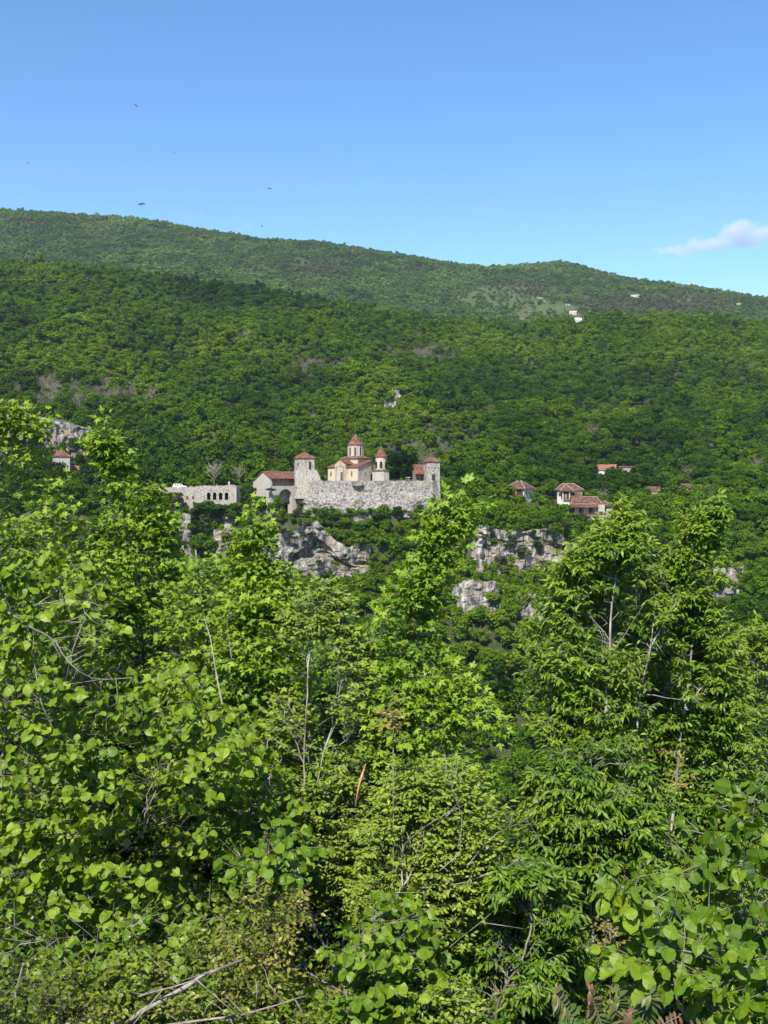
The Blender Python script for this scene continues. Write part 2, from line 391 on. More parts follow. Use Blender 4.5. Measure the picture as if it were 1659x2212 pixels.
# ------------------------------------------------------------------ leaf templates (length 1 along +y, face normal +z)
def leaf_template(outline, fold=0.12, curl=0.1, mid=3, wave=0.0, seed=0):
    """outline: right half from base to tip [(w, y)...]; both halves fanned from a midrib"""
    ys = np.array([p[1] for p in outline]); y0, y1 = ys[0], ys[-1]
    mids = [(0.0, y) for y in np.linspace(y0, y1, mid+2)]
    V = []; F = []
    rr = np.random.default_rng(seed)
    def zc(x, y): return fold*abs(x) - curl*(y**2) + wave*math.sin(y*9+x*5+seed)*abs(x)
    for x, y in mids: V.append((x, y, zc(x, y)))
    nm = len(mids)
    for sgn in (1, -1):
        base = len(V)
        inner = outline[1:-1]
        for x, y in inner:
            x = x*(1+rr.uniform(-.06, .06)); V.append((sgn*x, y, zc(x, y)))
        chain = [0] + list(range(base, base+len(inner))) + [nm-1]
        # join the outline chain with the midrib chain by walking both
        a, b = 0, 0
        mi = list(range(nm))
        yv = lambda i: V[i][1]
        while a < len(chain)-1 or b < nm-1:
            if b >= nm-1 or (a < len(chain)-1 and yv(chain[a+1]) <= yv(mi[b+1])+1e-6):
                tri = (mi[b], chain[a], chain[a+1]) if sgn > 0 else (mi[b], chain[a+1], chain[a]); a += 1
            else:
                tri = (mi[b], chain[a], mi[b+1]) if sgn > 0 else (mi[b], mi[b+1], chain[a]); b += 1
            if len(set(tri)) == 3: F.append(tri)
    return np.array(V, float), np.array(F, int)
hazel_o = [(0, 0), (.20, -.02), (.36, .10), (.42, .22), (.47, .30), (.46, .42), (.49, .50), (.44, .60), (.42, .70), (.32, .78), (.24, .86), (.10, .90), (0, 1.0)]
T_HAZEL = [leaf_template(hazel_o, f, c, 3, w, s) for s, (f, c, w) in enumerate([(.25, .22, .08), (.5, .08, .12), (-.15, .45, .10), (.12, .3, .2), (.35, .6, .1)])]
ov_o = [(0, 0), (.16, .12), (.26, .35), (.24, .58), (.12, .82), (0, 1.0)]
T_OVATE = [leaf_template(ov_o, f, c, 2, 0, s) for s, (f, c) in enumerate([(.15, .15), (.3, .3), (.0, .4)])]
nar_o = [(0, 0), (.11, .15), (.17, .4), (.15, .65), (.07, .86), (0, 1.0)]
T_NARROW = [leaf_template(nar_o, f, c, 3, 0, s) for s, (f, c) in enumerate([(.2, .25), (.45, .45), (.05, .65)])]
sm_o = [(0, 0), (.22, .08), (.30, .32), (.25, .6), (.10, .85), (0, 1.0)]
T_SMALL = [leaf_template(sm_o, f, c, 1, 0, s) for s, (f, c) in enumerate([(.2, .1), (.0, .3), (.35, .2)])]
def maple_template(fold, curl, s):
    rr = np.random.default_rng(s)
    tips = [(-118, .50), (-62, .82), (0, 1.0), (62, .82), (118, .50)]
    pts = [(-150, .26)]
    for i, (a, r) in enumerate(tips):
        if i: pts.append(((a + tips[i-1][0])/2, .36 if i in (2, 3) else .30))
        pts += [(a-17, r*.66), (a-8, r*.74), (a, r), (a+8, r*.74), (a+17, r*.66)]
    pts.append((150, .26))
    V = [(0, 0.12, 0)]
    for a, r in pts:
        r *= 1+rr.uniform(-.05, .05); x = math.sin(R(a))*r*.72; y = .12 + math.cos(R(a))*r*.86
        V.append((x, y, fold*abs(x) - curl*(x*x+y*y)))
    F = [(0, i+1, i) for i in range(1, len(V)-1)]
    return np.array(V, float), np.array([(a, c, b) for a, b, c in F], int)
T_MAPLE = [maple_template(f, c, s) for s, (f, c) in enumerate([(.15, .1), (.3, .25), (.0, .35), (.1, .5)])]

def build_leaves(name, T, pos, dire, nor, size, tint, mat, parent, smooth=False):
    """one mesh holding every leaf of one plant"""
    d = nrm(dire); n = nor - (nor*d).sum(-1, keepdims=True)*d; n = nrm(n); x = np.cross(d, n)
    Rm = np.stack([x, d, n], -1)                           # columns
    which = np.arange(len(pos)) % len(T); Vs, Fs, Ts = [], [], []; off = 0
    for k, (tv, tf) in enumerate(T):
        idx = np.nonzero(which == k)[0]
        if not len(idx): continue
        V = np.einsum('nij,vj->nvi', Rm[idx], tv)*size[idx][:, None, None] + pos[idx][:, None, :]
        F = tf[None]+(np.arange(len(idx))*len(tv))[:, None, None] + off
        Vs.append(V.reshape(-1, 3)); Fs.append(F.reshape(-1, 3)); Ts.append(np.repeat(tint[idx], len(tf))); off += len(idx)*len(tv)
    me = np_mesh(name, np.concatenate(Vs), np.concatenate(Fs), smooth, np.concatenate(Ts))
    return link(name, me, mat, parent)

SPEC = {
 'maple': dict(T=T_MAPLE, mat='maple', size=.076, k=6, m=3, ln=.30, fwd=.45, lat=.75, droop=.35, up=.7, sun=.6, rnd=.6, pet=.05),
 'hazel': dict(T=T_HAZEL, mat='hazel', size=.082, k=5, m=2, ln=.34, fwd=.5, lat=.7, droop=.65, up=.5, sun=.6, rnd=.75, pet=.012),
 'ash':   dict(T=T_NARROW, mat='ash', size=.072, k=9, m=4, ln=.27, fwd=.55, lat=.8, droop=.42, up=.9, sun=.5, rnd=.55, pet=.004),
 'cornel':dict(T=T_OVATE, mat='cornel', size=.045, k=8, m=4, ln=.22, fwd=.5, lat=.8, droop=.15, up=.9, sun=.6, rnd=.5, pet=.004),
 'under': dict(T=T_SMALL, mat='under', size=.055, k=7, m=3, ln=.30, fwd=.5, lat=.8, droop=.2, up=.8, sun=.6, rnd=.6, pet=.01),
 'vine':  dict(T=T_OVATE, mat='vine', size=.038, k=7, m=3, ln=.26, fwd=.4, lat=.9, droop=.1, up=.6, sun=.6, rnd=.7, pet=.006),
}
SUNV = np.array(sun_dir)

def foliage(sp_pos, sp_dir, spec, tint0, sizef, r, shr):
    """sprays -> twiglets -> leaves; returns arrays and twig list"""
    S = SPEC[spec]; n = len(sp_pos); m, k = S['m'], S['k']
    d = nrm(sp_dir); up = np.array([0, 0, 1.0])
    side = nrm(np.cross(d, up) + 1e-4)
    # twiglets: the first goes straight on, the others fork alternately
    tw_p, tw_d, tw_l, tw_t = [], [], [], []
    L = S['ln']*(0.75+0.5*r.random(n))*np.sqrt(sizef)*shr
    for j in range(m):
        if j == 0:
            p = sp_pos; dd = d; l = L
        else:
            sg = (1 if j % 2 else -1)
            p = sp_pos + d*(L*(0.15+0.25*j/m*1.6))[:, None]
            dd = nrm(d*0.6 + side*sg*0.8 + r.normal(0, .22, (n, 3)) + up*0.08); l = L*(0.85-0.1*j)
        tw_p.append(p); tw_d.append(dd); tw_l.append(l); tw_t.append(tint0)
    P = np.concatenate(tw_p); D = np.concatenate(tw_d); Ln = np.concatenate(tw_l); T0 = np.concatenate(tw_t)
    sd = nrm(np.cross(D, up) + 1e-4)
    LP, LD, LN, LS, LT = [], [], [], [], []
    for i in range(k):
        t = (i+0.8)/k; sg = 1 if i % 2 else -1
        base = P + D*(Ln*t)[:, None] - up*(0.10*Ln*t*t)[:, None]
        last = (i == k-1)
        ld = D*(S['fwd'] + (0.9 if last else 0)) + sd*(0 if last else sg*S['lat']) - up*S['droop'] + r.normal(0, .22, P.shape)
        ld = nrm(ld)
        nn = up*S['up'] + SUNV*S['sun'] + ld*0.1 + r.normal(0, S['rnd'], P.shape)
        base = base + ld*S['pet']
        keep = r.random(len(P)) < 0.93
        sz = S['size']*sizef*(0.62+0.55*r.random(len(P)))*(1.0 if i > 0 else .8)
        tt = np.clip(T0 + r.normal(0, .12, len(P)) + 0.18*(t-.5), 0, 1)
        LP.append(base[keep]); LD.append(ld[keep]); LN.append(nn[keep]); LS.append(sz[keep]); LT.append(tt[keep])
    tw = (P, P + D*Ln[:, None]*0.95 - up*(0.10*Ln)[:, None])
    return np.concatenate(LP), np.concatenate(LD), np.concatenate(LN), np.concatenate(LS), np.concatenate(LT), tw

def tubes_np(A, B, ra, rb, n=3):
    """straight tapered twigs A->B as one vertex/quad array"""
    d = nrm(B-A); u = nrm(np.cross(d, np.array([.3, .9, .15]))); w = np.cross(d, u)
    ang = np.arange(n)*2*math.pi/n
    ring = u[:, None, :]*np.cos(ang)[None, :, None] + w[:, None, :]*np.sin(ang)[None, :, None]
    ra = np.broadcast_to(ra, len(A)); rb = np.broadcast_to(rb, len(A))
    V = np.concatenate([A[:, None]+ring*ra[:, None, None], B[:, None]+ring*rb[:, None, None]], 1).reshape(-1, 3)
    k = np.arange(n); q = np.stack([k, (k+1) % n, (k+1) % n+n, k+n], -1)
    F = (q[None]+(np.arange(len(A))*2*n)[:, None, None]).reshape(-1, 4)
    return V, F

def curve(a, b, lift, nseg=5, wob=0.0, r=None):
    """a bowed branch from a to b, leaving steeply and levelling out"""
    a = np.array(a, float); b = np.array(b, float); L = np.linalg.norm(b-a)
    c = a*0.5+b*0.5 + np.array([0, 0, lift*L]); t = np.linspace(0, 1, nseg+1)[:, None]
    p = (1-t)**2*a + 2*t*(1-t)*c + t**2*b
    if wob and r is not None: p[1:-1] += r.normal(0, wob*L, p[1:-1].shape)
    return p

def plant(name, label, cat, spec, d, rows, nspr, seed, trunk=None, limbs=(), sizef=1.0, depth=.7, tint=.5, bark='bark', group=None,
          nlimb=18, trunk_r=.09, clump=.42, clump_s=1.3, outward=.6, mat=None, root=None, tipbright=.3, frontbias=.5, maxdepth=2.2, twig_r=.0035, rise=.5, wpow=1.15, inset=.2, zs=1.0, shoots=()):
    """one shrub or tree: trunk, branches, foliage. rows: (y, xl, xr) of the crown's outline, d: its distance"""
    r = np.random.default_rng(seed)
    rows = sorted(rows); ry = np.array([q[0] for q in rows], float); rl = np.array([q[1] for q in rows], float); rr_ = np.array([q[2] for q in rows], float)
    ppm = FPX/d
    S = SPEC[spec]
    # sample spray points in the crown's volume
    pts = []; tries = 0
    wts = np.interp(np.linspace(ry[0], ry[-1], 200), ry, rr_-rl); cdf = np.cumsum(wts**wpow); cdf /= cdf[-1]
    need = nspr
    while need > 0 and tries < 40:
        n = need*3+50; tries += 1
        yy = np.interp(r.random(n), cdf, np.linspace(ry[0], ry[-1], 200))
        xl = np.interp(yy, ry, rl); xr = np.interp(yy, ry, rr_); hw0 = (xr-xl)/2/ppm; cxx = (xl+xr)/2
        hw = np.maximum(hw0 - inset*np.clip(hw0/.5, .5, 1), .02); yy = yy + inset*.75*ppm*np.clip(1-(yy-ry[0])/(inset*4*ppm), 0, 1)
        ph = r.random(n)*2*math.pi; rad = r.random(n)**0.42
        lump = .62 + .62*fbm(np.cos(ph)*1.1+seed, np.sin(ph)*1.1, -yy/ppm*1.5*zs, seed+50, 2); hw = hw*np.where(hw0 > .35, np.clip(lump, .5, 1.12), 1)
        dy = np.sin(ph)*rad*np.minimum(hw*depth+.12, maxdepth); dx = np.cos(ph)*rad*hw
        z = -(yy-HY)/ppm; x = (cxx-CX)/ppm + dx
        p = np.stack([x, d+dy, z], -1)
        nz = fbm(p[:, 0]*clump_s, p[:, 1]*clump_s, p[:, 2]*clump_s*zs, seed, 2)
        edge = np.clip(hw/0.25, 0.25, 1); shrink = np.clip(.45+hw0/.9, .45, 1)
        ok = (nz > clump - (1-edge)*.3) & ((dy < 0) | (r.random(n) > frontbias))
        dirs = np.stack([dx/np.maximum(hw, .05)*1.0, dy/np.maximum(hw, .05)*.9, np.full(n, rise)], -1) + r.normal(0, .35, (n, 3))
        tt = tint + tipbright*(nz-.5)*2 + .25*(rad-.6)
        q = np.nonzero(ok)[0][:need]
        pts.append((p[q], dirs[q], tt[q], shrink[q])); need -= len(q)
    for (hx, ht, hb) in shoots:                                   # upright leading shoots that break the outline
        n = max(6, int((hb-ht)/ppm/.06)); u = np.linspace(0, 1, n)
        w = .02+.065*u; p = np.stack([((hx-CX)/ppm)+r.normal(0, 1, n)*w, d-.1+r.normal(0, 1, n)*w, -(ht+inset*.5*ppm*.6+(hb-ht)*u-HY)/ppm], -1)
        dirs = np.stack([r.normal(0, .7, n), r.normal(0, .7, n), np.full(n, .9)], -1); dirs[0] = (0, 0, 1)
        pts.append((p, dirs, np.full(n, tint+.12)+r.normal(0, .05, n), np.full(n, .38)+.2*u))
    P = np.concatenate([a[0] for a in pts]); D = nrm(np.concatenate([a[1] for a in pts])); TT = np.concatenate([a[2] for a in pts]); SHR = np.concatenate([a[3] for a in pts])
    # trunk
    if trunk is None:
        yb = ry[-1]; cxs = (rl+rr_)/2
        trunk = [(np.interp(y, ry, cxs)+r.normal(0, 6), y, 0) for y in np.linspace(yb, ry[0]+12, 7)]
    tp = [at(t[0], t[1], d+(t[2] if len(t) > 2 else 0)) for t in trunk]
    t0 = tp[0]; gx, gy = t0.x, t0.y; gz = float(ground_z(gx, gy))
    if root is not None: gx, gy = root; gz = float(ground_z(gx, gy))
    if t0.z > gz + .3: tp = [Vector((gx, gy, gz-.2))] + ([Vector((gx, gy, gz)).lerp(t0, .5)] if t0.z-gz > 2 else []) + tp
    base = Vector((tp[0].x, tp[0].y, gz))
    root_o = empty(name, base, 0, label, cat, group)
    off = -np.array(base)
    # refine trunk
    fine = []
    for a, b in zip(tp[:-1], tp[1:]):
        for s in range(4): fine.append(a.lerp(b, s/4))
    fine.append(tp[-1]); nf = len(fine)
    jit = r.normal(0, trunk_r*.22, (nf, 3)); jit[0] = 0
    fine = [f+Vector(j) for f, j in zip(fine, jit)]
    trad = [trunk_r*(1-.86*(i/(nf-1))**.9) for i in range(nf)]
    mb = MB().tube([f-base for f in fine], trad, 8); mb.build("trunk", M[bark], root_o, True)
    nodes = [np.array(f) for f in fine[2:]]; nrad = trad[2:]
    bb = MB()
    # explicit limbs
    for lm in limbs:
        lp = [at(q[0], q[1], d+(q[2] if len(q) > 2 else -.3)) for q in lm['p']]; n_ = len(lp)
        r0 = lm.get('r', .012); rad = [max(r0*(1-.75*i/(n_-1)), .0025) for i in range(n_)]
        bb.tube([q-base for q in lp], rad, 6)
        # side twigs off bare limbs
        for q0, q1 in zip(lp[:-1], lp[1:]):
            for _ in range(lm.get('tw', 1)):
                s = q0.lerp(q1, r.random()); v = (q1-q0).normalized(); e = s + (v*.5+Vector(r.normal(0, .6, 3)))*float(r.uniform(.06, .22))
                bb.tube([s-base, (s+e)/2+Vector(r.normal(0, .01, 3))-base, e-base], [.004, .003, .0015], 3)
        if lm.get('leafy', 1):
            for q, rd in zip(lp, rad): nodes.append(np.array(q)); nrad.append(rd)
    # main limbs
    if nlimb and len(P) > 4:
        cand = r.choice(len(P), min(nlimb, len(P)), replace=False)
        tn = np.array(nodes); tr = np.array(nrad)
        for c in cand:
            p = P[c]; want = p[2] - 0.75*np.hypot(p[0]-np.interp(p[2], tn[:, 2], tn[:, 0]), p[1]-d)
            i = int(np.argmin(np.abs(tn[:, 2]-want) + .3*np.linalg.norm(tn[:, :2]-p[:2], axis=1)))
            cv = curve(tn[i], p, .06, 6, .025, r); r0 = min(tr[i]*.6, .012+.016*np.linalg.norm(p-tn[i]))
            rad = [r0*(1-.8*j/6)+.002 for j in range(7)]
            bb.tube([Vector(q+off) for q in cv], rad, 6)
            for q, rd in zip(cv[1:], rad[1:]): nodes.append(q); nrad.append(rd)
    nd = np.array(nodes); nr = np.array(nrad)
    # connect every spray with the nearest node below it
    for i in range(len(P)):
        v = P[i]-nd; ds = np.linalg.norm(v, axis=1) + 1.2*np.maximum(0, -v[:, 2]+.05)
        j = int(np.argmin(ds))
        cv = curve(nd[j], P[i], .05, 3, .03, r); r0 = min(nr[j]*.7, .0045+.005*ds[j])
        bb.tube([Vector(q+off) for q in cv], [r0, r0*.75, r0*.55, twig_r], 4)
        if i % 3 == 0: nd = np.vstack([nd, cv[2]]); nr = np.append(nr, r0*.6)
    LP, LD, LN, LS, LT, tw = foliage(P, D, spec, TT, sizef, r, SHR)
    V, F = tubes_np(tw[0]+off, tw[1]+off, twig_r, .0012)
    n0 = len(bb.v)
    bme_v = np.concatenate([np.array(bb.v, float).reshape(-1, 3), V]); quads = [f for f in bb.f if len(f) == 4]
    F4 = np.concatenate([np.array(quads, int).reshape(-1, 4), F+n0])
    link("branches", np_mesh("branches", bme_v, F4, True), M[bark], root_o)
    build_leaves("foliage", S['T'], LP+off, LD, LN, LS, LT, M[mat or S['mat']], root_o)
    print(name, label[:40], "leaves", len(LP))
    return root_o

# ------------------------------------------------------------------ woodland trees (crowns shared by the individuals and the far wood)
def crown_mesh(name, seed, nl=9, per=70, leaf=.62, rx=3.8, h=8.0, base=2.2, core=True):
    """crown of leaf clumps on several uneven lobes, unit of metres, foot at z=0"""
    r = np.random.default_rng(seed); V = []; F = []; T = []
    lobes = []
    for i in range(nl):
        a = r.random()*2*math.pi; q = r.random()**.6
        rad = r.uniform(1.1, 1.9)
        zc = base + rad*.7 + (h-base-rad*1.4)*r.random()**.8
        env = math.sqrt(max(.05, 1-((zc-(base+h)/2*1.02)/((h-base)*.62))**2))
        lobes.append((math.cos(a)*q*(rx-rad*.6)*env, math.sin(a)*q*(rx-rad*.6)*env, zc, rad))
    lobes.append((0, 0, h-1.6, 1.5))
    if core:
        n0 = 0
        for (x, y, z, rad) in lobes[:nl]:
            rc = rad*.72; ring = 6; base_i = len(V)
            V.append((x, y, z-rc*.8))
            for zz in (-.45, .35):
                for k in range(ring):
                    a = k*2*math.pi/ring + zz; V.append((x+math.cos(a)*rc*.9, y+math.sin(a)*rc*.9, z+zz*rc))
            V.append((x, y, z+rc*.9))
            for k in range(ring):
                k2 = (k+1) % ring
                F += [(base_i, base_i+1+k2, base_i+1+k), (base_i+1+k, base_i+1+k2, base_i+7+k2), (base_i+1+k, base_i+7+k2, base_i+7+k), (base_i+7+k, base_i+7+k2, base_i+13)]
                T += [.15]*4  # lobe cores coloured dark in place of shade inside the crown
    V = list(V)
    for (x, y, z, rad) in lobes:
        tl = r.normal(0, .12)
        n = int(per*(rad/1.5)**2)
        dr = nrm(r.normal(0, 1, (n, 3))); dr[:, 2] = np.abs(dr[:, 2])*np.where(r.random(n) < .8, 1, -1); 
        rr = rad*(.78+.34*r.random(n))
        P = np.array([x, y, z]) + dr*rr[:, None]*np.array([1, 1, .82])
        NN = nrm(dr + r.normal(0, .55, (n, 3)) + np.array([0, 0, .35]))
        u = nrm(np.cross(NN, r.normal(0, 1, (n, 3)))); w = np.cross(NN, u)
        s = leaf*(.55+.75*r.random(n))[:, None]
        c = NN*s*.22
        t = np.clip(.55+tl+.25*dr[:, 2]+r.normal(0, .16, n), 0, 1)  # clumps tinted lighter towards the top, light put into the colour
        for k in range(n):
            b = len(V)
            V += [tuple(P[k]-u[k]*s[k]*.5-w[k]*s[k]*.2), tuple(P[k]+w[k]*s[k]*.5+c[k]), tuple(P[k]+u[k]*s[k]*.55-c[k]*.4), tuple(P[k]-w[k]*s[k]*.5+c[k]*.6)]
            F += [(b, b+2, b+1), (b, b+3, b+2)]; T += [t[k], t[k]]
    return np_mesh(name, np.array(V), np.array(F), False, np.array(T))
def bare_mesh(name, seed, h=8.0, spread=3.2, n=24):
    r = np.random.default_rng(seed); mb = MB()
    mb.tube([(0, 0, -.5), (0.1, 0, h*.35), (0.05, .1, h*.7)], [.2, .15, .07], 5)
    for i in range(n):
        z0 = h*(.15+.5*r.random()); a = r.random()*2*math.pi; L = spread*(.5+.6*r.random())
        e = np.array([math.cos(a)*L, math.sin(a)*L, z0 + h*.38*r.uniform(.5, 1)])
        cv = curve((0.05, 0, z0), e, .05, 3, .05, r); mb.tube([Vector(q) for q in cv], [.10, .07, .045, .03], 3)
        for _ in range(5):
            s = cv[r.integers(1, 4)]; q = s + r.normal(0, .55, 3) + np.array([0, 0, .6]); mb.tube([Vector(s), Vector(q)], [.045, .02], 3)
    f4 = [f for f in mb.f if len(f) == 4]
    return np_mesh(name, np.array(mb.v), np.array(f4), True)

PROT = [crown_mesh(f"broadleaf_crown_{i}", 100+i, nl=[8, 10, 7, 11, 9][i], per=58, leaf=.78, rx=[3.9, 4.3, 3.4, 4.6, 3.8][i], h=[8.5, 8.0, 9.6, 8.6, 7.2][i]) for i in range(5)]
PROT += [crown_mesh(f"conifer_crown_{i}", 140+i, nl=9, per=60, leaf=.42, rx=[1.7, 2.0][i], h=[11, 10][i], base=1.0) for i in range(2)]
PROT += [bare_mesh(f"bare_crown_{i}", 160+i) for i in range(2)]
FARP = [crown_mesh(f"far_crown_{i}", 180+i, nl=5, per=16, leaf=1.5, rx=4.0, h=8.5) for i in range(4)]
FARP += [bare_mesh(f"far_bare_{i}", 190+i, n=12) for i in range(1)]
for me in PROT+FARP: me.materials.append(M['twig'] if "bare" in me.name else M['wood_leaf'])
for me in PROT: me["h"] = 1.0

# screen regions kept clear so that walls, roofs and cliffs stand free of trees in front of them: (x0, y0, x1, y1, distance)
CLEAR = []
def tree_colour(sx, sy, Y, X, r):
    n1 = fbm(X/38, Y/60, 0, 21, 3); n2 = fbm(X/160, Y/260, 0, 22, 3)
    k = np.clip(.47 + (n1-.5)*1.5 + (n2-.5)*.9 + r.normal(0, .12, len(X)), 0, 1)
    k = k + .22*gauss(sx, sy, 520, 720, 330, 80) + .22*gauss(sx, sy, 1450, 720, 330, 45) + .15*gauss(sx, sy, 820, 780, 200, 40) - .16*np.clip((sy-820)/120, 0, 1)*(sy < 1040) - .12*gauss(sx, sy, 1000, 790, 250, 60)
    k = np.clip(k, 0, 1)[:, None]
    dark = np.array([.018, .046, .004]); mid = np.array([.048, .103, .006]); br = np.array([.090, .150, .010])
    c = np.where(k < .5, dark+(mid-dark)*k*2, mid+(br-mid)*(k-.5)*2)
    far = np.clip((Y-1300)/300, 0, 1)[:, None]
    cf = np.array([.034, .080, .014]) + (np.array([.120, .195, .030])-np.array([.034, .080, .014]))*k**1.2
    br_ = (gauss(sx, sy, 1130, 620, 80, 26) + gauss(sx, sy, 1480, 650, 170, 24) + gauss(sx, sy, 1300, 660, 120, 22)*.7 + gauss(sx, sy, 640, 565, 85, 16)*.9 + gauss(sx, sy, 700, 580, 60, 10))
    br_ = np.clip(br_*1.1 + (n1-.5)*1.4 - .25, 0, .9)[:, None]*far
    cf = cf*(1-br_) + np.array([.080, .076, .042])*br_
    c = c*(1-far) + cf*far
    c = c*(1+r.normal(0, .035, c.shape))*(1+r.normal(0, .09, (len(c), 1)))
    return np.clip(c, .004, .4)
BARE = [(120, 822, 55, 20, .8), (240, 828, 60, 16, .8), (330, 838, 22, 12, .6), (680, 776, 75, 14, .75), (905, 752, 65, 12, .7), (940, 965, 75, 32, .55),
        (930, 930, 40, 40, .3), (30, 880, 60, 30, .6), (1140, 1200, 120, 60, .35), (1500, 1000, 40, 15, .4)]
for a in [(600, 1040, 640, 1080, 392.6), (640, 1040, 700, 1090, 392.6), (700, 1040, 800, 1099, 392.6), (800, 1040, 880, 1097, 392.6), (880, 1040, 945, 1084, 392.6)]: CLEAR.append(a)
def scatter():
    r = np.random.default_rng(77); out = []
    bands = [(233, 300, 5.3, 1.0), (300, 376, 5.0, 1.0), (376, 470, 5.8, 1.0), (470, 1090, 5.9, 1.0), (1420, 1800, 9.5, 1), (1800, 2300, 10.5, 1), (2300, 2680, 12.0, 1)]
    for y0, y1, s, f in bands:
        Ys = np.arange(y0, y1, s*.92)
        for Y in Ys:
            hw = .405*Y + 12; xs = np.arange(-hw, hw, s)
            x = xs + r.uniform(-.45, .45, len(xs))*s + (s/2 if int(Y/s) % 2 else 0); y = Y + r.uniform(-.45, .45, len(xs))*s
            out.append(np.stack([x, y, np.full(len(x), s)], -1))
    for Y in np.arange(377.5, 393.5, 1.1):                          # small trees and scrub on the steep brink
        xs = np.arange(-165, 165, 3.9); out.append(np.stack([xs+r.uniform(-1.8, 1.8, len(xs)), Y+r.uniform(-.5, .5, len(xs)), np.full(len(xs), 3.95)], -1))
    for Y in (389.6, 391.0, 392.3):                                # scrub along the very edge, at the foot of the walls
        xs = np.arange(-165, 165, 2.9); out.append(np.stack([xs+r.uniform(-1.3, 1.3, len(xs)), Y+r.uniform(-.5, .5, len(xs)), np.full(len(xs), 2.9)], -1))
    P = np.concatenate(out); X, Y, S = P.T
    Z = ground_z(X, Y)
    sx = CX+X/Y*FPX; sy = HY-Z/Y*FPX
    sc = np.where(Y < 376, 6.4/5.2, 1)*np.where(S < 3.96, 1.15, 1)*S/6.4*(.62+.75*r.random(len(X))**1.4)*np.where(r.random(len(X)) < .07, 1.35, 1)*(.85+.35*noise3(X/45, Y/60, 0, 31))
    sc = np.where(Y > 1300, S/8.0*r.uniform(.75, 1.15, len(X)), sc)
    top = HY-(Z+8.6*sc)/Y*FPX; hwp = 3.6*sc/Y*FPX
    keep = np.ones(len(X), bool)
    for cl in CLEAR:
        x0, y0, x1, y1, dd = cl[:5]; soft = cl[5] if len(cl) > 5 else 0
        hit = (Y < dd) & (sx+hwp*.62 > x0) & (sx-hwp*.62 < x1) & (top+3 < y1) & (sy > y0) & (r.random(len(X)) >= soft)
        f = (sy-y1)/np.maximum(sy-top, 1); low = hit & (f > .13)
        sc = np.where(low, sc*f, sc); top = np.where(low, y1, top); keep &= ~(hit & ~low)
    for (x0, x1, ya, yb) in FOOT:                               # building footprints in ground coordinates
        keep &= ~((X > x0) & (X < x1) & (Y > ya) & (Y < yb)) | ((S < 3) & (Y < 392.6))
    n = fbm(X/60, Y/60, 0, 9, 4)
    keep &= ~((Y > 1500) & (r.random(len(X)) < patch_open(sx, sy, n)*.72))
    bare = np.zeros(len(X))
    for (cx_, cy_, ax, ay, w) in BARE: bare = np.maximum(bare, w*gauss(sx, top, cx_, cy_, ax, ay))
    bare = np.where(Y < 1100, bare, 0)
    kind = np.where(r.random(len(X)) < bare*1.3 + .012, 1, 0)
    con = (r.random(len(X)) < .5*gauss(sx, top, 620, 600, 260, 30)*(Y < 1100))
    kind = np.where(con & (kind == 0), 2, kind)
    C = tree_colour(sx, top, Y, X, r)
    g = r.uniform(.7, 1.3, (len(X), 1)); C = np.where((kind == 1)[:, None], np.array([.185, .165, .115])*g, C)
    C = np.where((kind == 2)[:, None], np.array([.022, .045, .018])*g, C)
    return [a[keep] for a in (X, Y, Z, sx, top, sc, kind, C)] + [r]

def points_mass(name, P, idx, rotz, scl, C, protos, label, cat):
    coll = bpy.data.collections.new(name+"_kinds")
    for i, me in enumerate(protos):
        o = bpy.data.objects.new(f"{name}_{i:02d}", me); coll.objects.link(o)
    me = bpy.data.meshes.new(name); me.vertices.add(len(P)); me.vertices.foreach_set("co", P.astype(np.float32).ravel())
    def attr(nm, ty, key, arr):
        a = me.attributes.new(nm, ty, 'POINT'); a.data.foreach_set(key, arr)
    attr("kidx", 'INT', "value", idx.astype(np.int32))
    rot = np.zeros((len(P), 3), np.float32); rot[:, 2] = rotz
    attr("rot", 'FLOAT_VECTOR', "vector", rot.ravel()); attr("scl", 'FLOAT_VECTOR', "vector", scl.astype(np.float32).ravel())
    attr("tcol", 'FLOAT_COLOR', "color", np.concatenate([C, np.ones((len(C), 1))], 1).astype(np.float32).ravel())
    o = bpy.data.objects.new(name, me); COL.objects.link(o)
    ng = bpy.data.node_groups.new(name+"_instances", 'GeometryNodeTree')
    ng.interface.new_socket("Geometry", in_out='INPUT', socket_type='NodeSocketGeometry')
    ng.interface.new_socket("Geometry", in_out='OUTPUT', socket_type='NodeSocketGeometry')
    gi, go = ng.nodes.new("NodeGroupInput"), ng.nodes.new("NodeGroupOutput")
    ip = ng.nodes.new("GeometryNodeInstanceOnPoints"); ci = ng.nodes.new("GeometryNodeCollectionInfo")
    ci.inputs["Collection"].default_value = coll; ci.inputs["Separate Children"].default_value = True; ci.inputs["Reset Children"].default_value = True
    ip.inputs["Pick Instance"].default_value = True
    def na(nm, ty):
        q = ng.nodes.new("GeometryNodeInputNamedAttribute"); q.data_type = ty; q.inputs["Name"].default_value = nm
        return next(s for s in q.outputs if s.name == "Attribute" and s.enabled)
    ng.links.new(gi.outputs[0], ip.inputs["Points"]); ng.links.new(ci.outputs[0], ip.inputs["Instance"])
    ng.links.new(na("kidx", 'INT'), ip.inputs["Instance Index"]); ng.links.new(na("rot", 'FLOAT_VECTOR'), ip.inputs["Rotation"])
    ng.links.new(na("scl", 'FLOAT_VECTOR'), ip.inputs["Scale"]); ng.links.new(ip.outputs[0], go.inputs[0])
    md = o.modifiers.new("woodland", 'NODES'); md.node_group = ng
    tag(o, label, cat, kind="stuff"); return o

